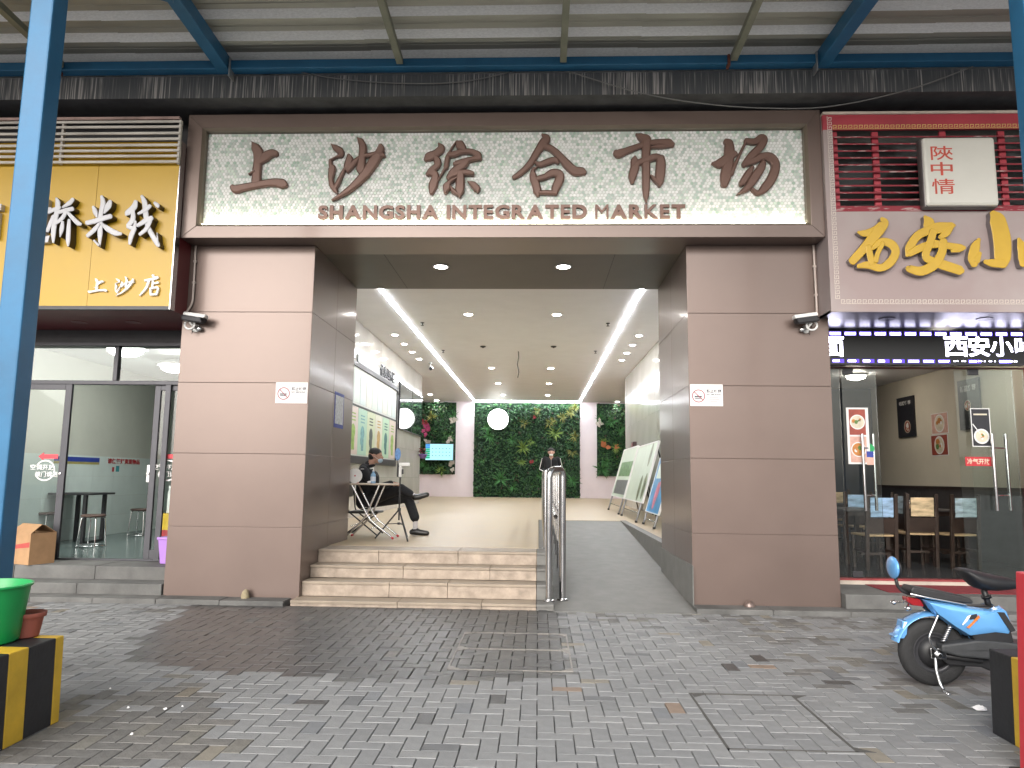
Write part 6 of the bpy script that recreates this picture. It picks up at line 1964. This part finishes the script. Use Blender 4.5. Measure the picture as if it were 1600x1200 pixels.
def conduit(pxs, label):
    pts = bent([at_y(x, y, -.022) for x, y in pxs], .06, 4)
    t = thing('cable_conduit', label, 'conduit', (pts[-1].x, -.02, pts[-1].z), 0, 'conduits feeding the cameras')
    build('pipe', MB().tube(pts, .0125, 8), M_COND, t, True)
    m = pts[len(pts)//3]
    for k in (.3, .7):
        q = pts[0].lerp(pts[1], k)
        build('clip', MB().box(q.x-.02, q.x+.02, -.03, -.001, q.z-.012, q.z+.012), M_COND, t, bevel=.003)
conduit([(306, 384), (301, 474), (290, 490)], 'thin pale conduit dropping to the left security camera')
conduit([(1271, 383), (1277, 500), (1270, 510)], 'thin pale conduit dropping to the right security camera')
# ================================================================== stones at the pillar feet, manhole frames, litter
for k, (px_, r, h) in enumerate(((383, .045, .10), (1171, .06, .07))):
    q = at_y(px_, 938, -.07)
    mb = MB().ell((q.x, -.07, .045), r, .05, h, 14, 10)
    rg = random.Random(k)
    mb.v = [(v[0]+rg.gauss(0, .002), v[1]+rg.gauss(0, .002), max(.05, v[2]+rg.gauss(0, .002))) for v in mb.v]
    tag(build('stone', mb, mat('ochre_stone', (.30, .25, .16), .8, 0, .3, 30, .4, 90) if k == 0 else M_PANEL, smooth=True), ('small upright ochre stone at the foot of the left pillar', 'low brown stump at the foot of the right pillar')[k], 'stone')
M_FRAME = mat('pale_manhole_frame', (.27, .255, .235), .6, .2, .3, 12)
t = thing('manhole_frame', 'pale metal frame of a paved double manhole before the steps', 'manhole', (-.19, -2.0, 0))
mx0, mx1, my0, my1 = -.66, .262, -2.63, -1.36
zf = .0045
for (x0, x1, y0, y1) in ((mx0, mx1, my1-.009, my1), (mx0, mx1, my0, my0+.009), (mx0, mx0+.012, my0+.012, my1-.012), (mx1-.012, mx1, my0+.012, my1-.012), (mx0+.012, mx1-.012, -1.985, -1.972)):
    build('frame_bar', MB().box(x0, x1, y0, y1, -.02, zf), M_FRAME, t)
for (x, y, sx, sy) in ((mx0+.012, my0+.012, 1, 1), (mx1-.012, my0+.012, -1, 1), (mx0+.012, my1-.012, 1, -1), (mx1-.012, my1-.012, -1, -1), (mx0+.012, -1.986, 1, -1), (mx0+.012, -1.971, 1, 1), (mx1-.012, -1.986, -1, -1), (mx1-.012, -1.971, -1, 1)):
    build('corner_plate', MB().prism([(x, y), (x+sx*.085, y), (x, y+sy*.085)], lambda u, v, d: (u, v, d), -.02, zf-.0006), M_FRAME, t)
t = thing('sunken_manhole_frame', 'dark sunken manhole frame in the pavement at the lower right', 'manhole', (1.0, -3.35, 0))
q = [at_z(x, y, .001) for x, y in ((1078, 1085), (1247, 1085), (1326, 1173), (1137, 1173))]
M_GAP = mat('black_gap_dirt', (.08, .077, .073), .95)
X0, X1, Y0, Y1 = (q[0].x+q[3].x)/2, (q[1].x+q[2].x)/2, (q[2].y+q[3].y)/2, (q[0].y+q[1].y)/2
for (a, b, c_, d_) in ((X0, X1, Y1-.012, Y1), (X0, X1, Y0, Y0+.008), (X0, X0+.014, Y0, Y1-.012), (X1-.014, X1, Y0, Y1-.012)):
    build('frame_bar', MB().box(a, b, c_, d_, -.02, .0035), M_GAP, t)
for (x, y, sx, sy) in ((X0+.02, Y1-.012, 1, -1), (X1, Y0, 1, 1), (X1, Y1, 1, -1)):
    build('corner_plate', MB().prism([(x, y), (x+sx*.09, y), (x, y+sy*.07)], lambda u, v, d: (u, v, d), -.02, .0032), M_GAP, t)
def scrap(x, y, r, label, group=None, seed=0):
    rg = random.Random(seed)
    mb = MB()
    n = 9
    ring = [(x+r*rg.uniform(.6, 1.1)*math.cos(6.283*k/n), y+r*.7*rg.uniform(.6, 1.1)*math.sin(6.283*k/n), .006+rg.uniform(0, r*.25)) for k in range(n)]
    mid = [(x+.5*(a-x)+rg.gauss(0, r*.1), y+.5*(b-y), .012+rg.uniform(0, r*.5)) for a, b, _ in ring]
    mb.add(ring+mid+[(x, y, .01+r*.3)], [(k, (k+1) % n, (k+1) % n+n, k+n) for k in range(n)]+[(k+n, (k+1) % n+n, 2*n) for k in range(n)])
    return tag(build('paper_scrap', mb, M_PAPER, recalc=False), label, 'litter', group)
p = at_z(1531, 1110, 0)
scrap(p.x, p.y, .06, 'crumpled white paper on the ground between scooter and striped block', None, 1)
for k, (a, b) in enumerate(((172, 1078), (200, 1108), (258, 1110), (285, 1106), (205, 1150))):
    p = at_z(a, b, 0)
    scrap(p.x, p.y, .008+.003*(k % 3), 'tiny white paper speck on the grey pavers', 'paper specks on the pavers', 10+k)
# ================================================================== cardboard box and purple bin at the left shop
M_CARD = mat('cardboard', (.42, .25, .13), .8, 0, .12, 8, .1, 60)
M_CARD2 = mat('cardboard_print_red', (.45, .08, .07), .8)
p = at_z(41, 881, .3205)
t = thing('cardboard_box', 'open cardboard box on the doorstep of the noodle shop', 'box', (p.x-.02, p.y+.1, .3205), R(-24))
W, D, H = .42, .30, .36
wt = .006
build('side', MB().box(-W/2, W/2, -D/2, -D/2+wt, 0, H), M_CARD, t, local=True)
build('side', MB().box(-W/2, W/2, D/2-wt, D/2, 0, H), M_CARD, t, local=True)
build('side', MB().box(-W/2, -W/2+wt, -D/2+wt, D/2-wt, 0, H), M_CARD, t, local=True)
build('side', MB().box(W/2-wt, W/2, -D/2+wt, D/2-wt, 0, H), M_CARD, t, local=True)
build('bottom', MB().box(-W/2+wt, W/2-wt, -D/2+wt, D/2-wt, .002, .008), M_CARD, t, local=True)
build('flap', MB().hexa([(-W/2, -D/2, H), (W/2, -D/2, H), (W/2, -D/2+wt, H), (-W/2, -D/2+wt, H), (-W/2+.02, -.02, H+.10), (W/2-.02, -.02, H+.10), (W/2-.02, -.014, H+.10), (-W/2+.02, -.014, H+.10)]), M_CARD, t, local=True)
build('flap', MB().hexa([(-W/2, D/2-wt, H), (W/2, D/2-wt, H), (W/2, D/2, H), (-W/2, D/2, H), (-W/2+.02, .014, H+.09), (W/2-.02, .014, H+.09), (W/2-.02, .02, H+.09), (-W/2+.02, .02, H+.09)]), M_CARD, t, local=True)
build('red_print', MB().prism([(-.2, .16), (.2, .20), (.2, .26), (-.2, .20)], lambda u, v, d: (u, -D/2-d, v), .0005, .0015), M_CARD2, t, local=True)
p = at_z(257, 881, .3205)
t = thing('purple_bin', 'small lilac waste bin half hidden by the left pillar', 'bin', (p.x+.02, p.y+.05, .3205))
M_LILAC = mat('lilac_plastic', (.42, .22, .62), .4, 0, .05, 5)
build('body', MB().hexa([(-.075, -.06, 0), (.075, -.06, 0), (.075, .06, 0), (-.075, .06, 0), (-.105, -.085, .30), (.105, -.085, .30), (.105, .085, .30), (-.105, .085, .30)]), M_LILAC, t, local=True, bevel=.01)
build('rim', MB().box(-.115, .115, -.095, .095, .285, .315), M_LILAC, t, local=True, bevel=.008)

# ================================================================== parked electric scooter
M_SBLUE = mat('metallic_blue_paint', (.14, .38, .74), .24, .25, .05, 5, coat=.6)
M_RUB = mat('tyre_rubber', (.018, .018, .019), .75, 0, .2, 30, .3, 120)
M_SEAT = mat('black_vinyl', (.016, .016, .018), .5, 0, .15, 30, .25, 150)
M_REDL = mat('red_lens', (.25, .015, .02), .15, 0, .1, 20)
c = at_z(1462, 1073, 0)
sc = thing('electric_scooter', 'light blue electric scooter parked on its stand before the restaurant', 'scooter', (c.x, c.y+.02, .0), R(-4))
def S(cx, cy, y=0.):
    return ((cx-340)/1065, y, (1010-cy)/1065)
def sprism(pts, y0, y1, mi=0, mb=None):
    mb = mb or MB()
    P = [S(a, b) for a, b in pts]
    mb.prism([(q[0], q[2]) for q in P], lambda u, v, d: (u, d, v), y0, y1, mi)
    return mb
def wheel(cx, r, w_, hub):
    whl = build('wheel', MB().lathe([(r*.52, -w_*.30), (r*.62, -w_*.42), (r*.85, -w_*.5), (r*.96, -w_*.3), (r, 0), (r*.96, w_*.3), (r*.85, w_*.5), (r*.62, w_*.42), (r*.52, w_*.30)], (cx, 0, r), 36, 'Y'), M_RUB, sc, True, local=True)
    build('rim', MB().lathe([(r*.57, -w_*.32), (r*.60, -w_*.40), (r*.52, -w_*.34), (r*.46, -w_*.2), (r*.46, w_*.2), (r*.52, w_*.34), (r*.60, w_*.40), (r*.57, w_*.32)], (cx, 0, r), 32, 'Y'), M_DARK, whl, True, local=True)
    build('hub', MB().lathe([(hub*.3, -w_*.62), (hub*.5, -w_*.55), (hub, -w_*.36), (hub, w_*.36), (hub*.5, w_*.55), (hub*.3, w_*.62)], (cx, 0, r), 26, 'Y'), M_BLACK, whl, True, local=True)
    for k in range(5):
        a = R(72*k+20)
        build('spoke', MB().tube([(cx+hub*.8*math.cos(a), 0, r+hub*.8*math.sin(a)), (cx+r*.52*math.cos(a), 0, r+r*.52*math.sin(a))], .016, 6), M_DARK, whl, True, local=True)
    return whl
wheel(0, .228, .085, .105)
wheel(1.16, .228, .075, .06)
# rear fender arc
mb = MB()
N = 22
ri, ro = .246, .262
for k in range(N+1):
    a = R(166-k*(166-12)/N)
    g = 1+.10*max(0, (k-14)/8)
    for (rr_, yy) in ((ri, -.06), (ro, -.05), (ro+.006, 0), (ro, .05), (ri, .06)):
        mb.v.append((rr_*math.cos(a), yy, .232+rr_*math.sin(a)))
for k in range(N):
    for j in range(4):
        mb.f.append((k*5+j, k*5+j+1, (k+1)*5+j+1, (k+1)*5+j))
        mb.m.append(0)
fd = build('rear_fender', mb, M_SBLUE, sc, True, local=True)
build('fender_tail', sprism([(62, 668), (58, 655), (105, 640), (128, 545), (165, 545), (150, 640), (128, 672)], -.05, .05), M_SBLUE, fd, local=True, bevel=.012)
build('number_mark', sprism([(120, 600), (135, 552), (155, 552), (122, 606)], -.0535, -.0512), M_PAPER, fd, local=True)
# side panels: two lofted shells
for s in (-1, 1):
    out = [(265, 382), (420, 398), (560, 420), (720, 440), (800, 412), (830, 436), (866, 560), (836, 612), (740, 604), (650, 620), (555, 636), (450, 568), (325, 470)]
    ctr = (600, 500)
    mb = MB()
    P0 = [S(a, b) for a, b in out]
    P1 = [S(ctr[0]+(a-ctr[0])*.93, ctr[1]+(b-ctr[1])*.88) for a, b in out]
    P2 = [S(ctr[0]+(a-ctr[0])*.55, ctr[1]+(b-ctr[1])*.5) for a, b in out]
    n = len(out)
    vs = [(p[0], s*.055, p[2]) for p in P0]+[(p[0], s*.115, p[2]) for p in P1]+[(p[0], s*.135, p[2]) for p in P2]
    fs = [(i, (i+1) % n, (i+1) % n+n, i+n) for i in range(n)]+[(i+n, (i+1) % n+n, (i+1) % n+2*n, i+2*n) for i in range(n)]+[tuple(range(2*n, 3*n))]
    mb.add(vs, fs)
    sp = build('side_panel', mb, M_SBLUE, sc, True, local=True, bevel=.004)
    build('trim_strip', sprism([(742, 448), (790, 448), (858, 572), (826, 584)], s*.128-.004, s*.128+.004), M_BLACK, sp, local=True)
    build('graphic_mark', sprism([(535, 480), (560, 470), (530, 515), (500, 545), (495, 540)], s*.1385-.001, s*.1385+.001), M_PAPER, sp, local=True)
    build('graphic_mark', sprism([(560, 525), (610, 470), (620, 485), (540, 565), (522, 560)], s*.1392-.001, s*.1392+.001), mat('sticker_orange', (.55, .16, .03), .4), sp, local=True)
    build('graphic_mark', sprism([(545, 475), (600, 462), (600, 515), (575, 500), (550, 505)], s*.1375-.001, s*.1375+.001), M_BLACK, sp, local=True)
build('core_frame', sprism([(290, 400), (560, 425), (800, 420), (850, 545), (800, 640), (560, 610), (340, 470)], -.06, .06), M_BLACK, sc, local=True, bevel=.02)
build('battery_box', sprism([(560, 600), (840, 570), (860, 660), (600, 680)], -.11, .11), M_BLACK, sc, local=True, bevel=.015)
# footboard and swing arm
build('footboard', sprism([(350, 690), (600, 650), (840, 660), (1040, 690), (1150, 700), (1150, 740), (800, 725), (680, 780), (480, 770), (350, 740)], -.13, .13), mat('grey_black_plastic', (.04, .042, .045), .6, 0, .15, 20), sc, local=True, bevel=.02)
build('belly', sprism([(330, 770), (680, 782), (800, 790), (820, 900), (740, 890), (640, 850), (420, 845)], -.07, .07), M_BLACK, sc, local=True, bevel=.02)
build('swing_arm', MB().tube([S(340, 770, -.075), S(520, 790, -.085), S(640, 800, -.08)], .018, 8).tube([S(340, 770, .075), S(520, 790, .085), S(640, 800, .08)], .018, 8), M_BLACK, sc, True, local=True)
for s in (-1, 1):
    build('lower_panel', sprism([(705, 778), (800, 735), (830, 745), (830, 850), (790, 850)], s*.125-.012, s*.125+.012), M_SBLUE, sc, local=True, bevel=.008)
    pts = [S(372, 672, s*.10), S(432, 556, s*.10)]
    A, B_ = Vector(pts[0]), Vector(pts[1])
    hel = [A.lerp(B_, k/60)+Vector((.016*math.cos(k*.9), .016*math.sin(k*.9), 0)) for k in range(61)]
    sk_ = build('shock_absorber', MB().cyl(A, B_, .009, 8), M_BLACK, sc, True, local=True)
    build('spring', MB().tube(hel, .004, 5), M_CHROME, sk_, True, local=True)
    build('guard_bar', MB().tube(bent([S(350, 490, s*.10), S(268, 640, s*.12), S(285, 705, s*.12), S(335, 738, s*.11)], .03), .0075, 8), M_STEEL, sc, True, local=True)
# seat, pillion pad, backrest, lights
build('saddle_post', MB().cyl(S(730, 310), S(757, 425), .02, 12).cyl(S(742, 350), S(748, 372), .032, 12), M_BLACK, sc, True, local=True)
mb = MB()
sec = [(560, 170, 14, .07), (600, 190, 45, .115), (660, 225, 72, .125), (740, 245, 72, .115), (820, 255, 62, .095), (900, 258, 50, .07), (960, 262, 34, .045), (988, 265, 10, .02)]
for (x_, y_, h_, w_) in sec:
    q = S(x_, y_)
    for k in range(12):
        a = R(30*k)
        mb.v.append((q[0], w_*math.cos(a), q[2]+h_/1065*math.sin(a)*(1 if math.sin(a) < 0 else .8)))
for i in range(len(sec)-1):
    for k in range(12):
        mb.f.append((i*12+k, i*12+(k+1) % 12, (i+1)*12+(k+1) % 12, (i+1)*12+k))
        mb.m.append(0)
mb.f += [tuple(range(12))[::-1], tuple(range((len(sec)-1)*12, len(sec)*12))]
mb.m += [0, 0]
build('saddle', mb, M_SEAT, sc, True, local=True)
build('pillion_pad', sprism([(178, 318), (195, 292), (400, 322), (590, 362), (614, 388), (600, 404), (400, 386), (190, 342)], -.085, .085), M_SEAT, sc, local=True, bevel=.016)
build('pillion_rail', MB().tube(bent([S(180, 345, -.07), S(300, 368, -.08), S(560, 410, -.08)], .03), .008, 8).tube(bent([S(180, 345, .07), S(300, 368, .08), S(560, 410, .08)], .03), .008, 8), M_STEEL, sc, True, local=True)
build('backrest_stem', MB().tube(bent([S(112, 235), S(120, 295), S(150, 335), S(215, 360)], .03), .012, 10), M_BLACK, sc, True, local=True)
bk = build('backrest', MB().ell(S(96, 165), .026, .10, .078, 14, 10), M_SBLUE, sc, True, local=True)
build('backrest_pad', MB().ell(S(118, 168), .018, .09, .068, 14, 10), M_SEAT, bk, True, local=True)
build('tail_light', sprism([(165, 372), (262, 384), (292, 442), (200, 432), (165, 405)], -.045, .045), M_REDL, sc, local=True, bevel=.012)
for s in (-1, 1):
    build('turn_signal', MB().cyl(S(175, 425, s*.04), S(140, 436, s*.11), .007, 6).ell(S(135, 440, s*.12), .022, .026, .018, 10, 8), M_CHROME, sc, True, local=True)
ks = build('kickstand', MB().tube(bent([S(318, 790, -.09), S(312, 880, -.11), S(322, 960, -.13), S(335, 1010, -.17), S(345, 1010, -.19)], .02), .011, 8), M_STEEL, sc, True, local=True)
build('stand_foot', MB().tube(bent([S(320, 985, -.15), S(345, 1004, -.19), S(352, 1005, -.21), S(325, 1005, -.215)], .01), .007, 8), M_STEEL, ks, True, local=True)
build('axle_plate', MB().box(-.05, .05, -.098, -.088, .20, .27).cyl((.0, -.12, .228), (.0, -.085, .228), .018, 12), M_STEEL, sc, local=True, bevel=.004)
# steering: fork, front fender, column, leg shield, handlebar, mirrors
for s in (-1, 1):
    build('fork_leg', MB().tube([(1.16, s*.06, .228), (1.06, s*.055, .52)], .018, 8), M_BLACK, sc, True, local=True)
    build('mirror', MB().tube([(.93, s*.18, .98), (.95, s*.26, 1.10)], .005, 6).ell((.945, s*.27, 1.14), .012, .06, .038, 12, 8), M_BLACK, sc, True, local=True)
    build('grip', MB().cyl((.92, s*.20, .965), (.88, s*.33, .955), .017, 10), M_SEAT, sc, True, local=True)
build('front_fender', MB().tube([(1.16+.25*math.cos(R(a)), 0, .228+.25*math.sin(R(a))) for a in range(20, 171, 15)], .035, 8), M_SBLUE, sc, True, local=True)
build('steering_column', MB().tube([(1.07, 0, .48), (.94, 0, .95)], .026, 10), M_BLACK, sc, True, local=True)
build('leg_shield', MB().hexa([(.80, -.12, .30), (.84, -.12, .30), (.84, .12, .30), (.80, .12, .30), (.93, -.16, .78), (1.0, -.14, .78), (1.0, .14, .78), (.93, .16, .78)]), M_SBLUE, sc, local=True, bevel=.025)
build('handlebar', MB().tube(bent([(.92, -.21, .965), (.95, -.08, .96), (.95, .08, .96), (.92, .21, .965)], .05), .012, 8), M_CHROME, sc, True, local=True)
build('headlight', MB().ell((1.0, 0, .90), .06, .075, .06, 14, 10), M_WHITE, sc, True, local=True)
build('front_basket', MB().box(1.02, 1.2, -.13, .13, .72, .88), M_DARK, sc, local=True, bevel=.02)
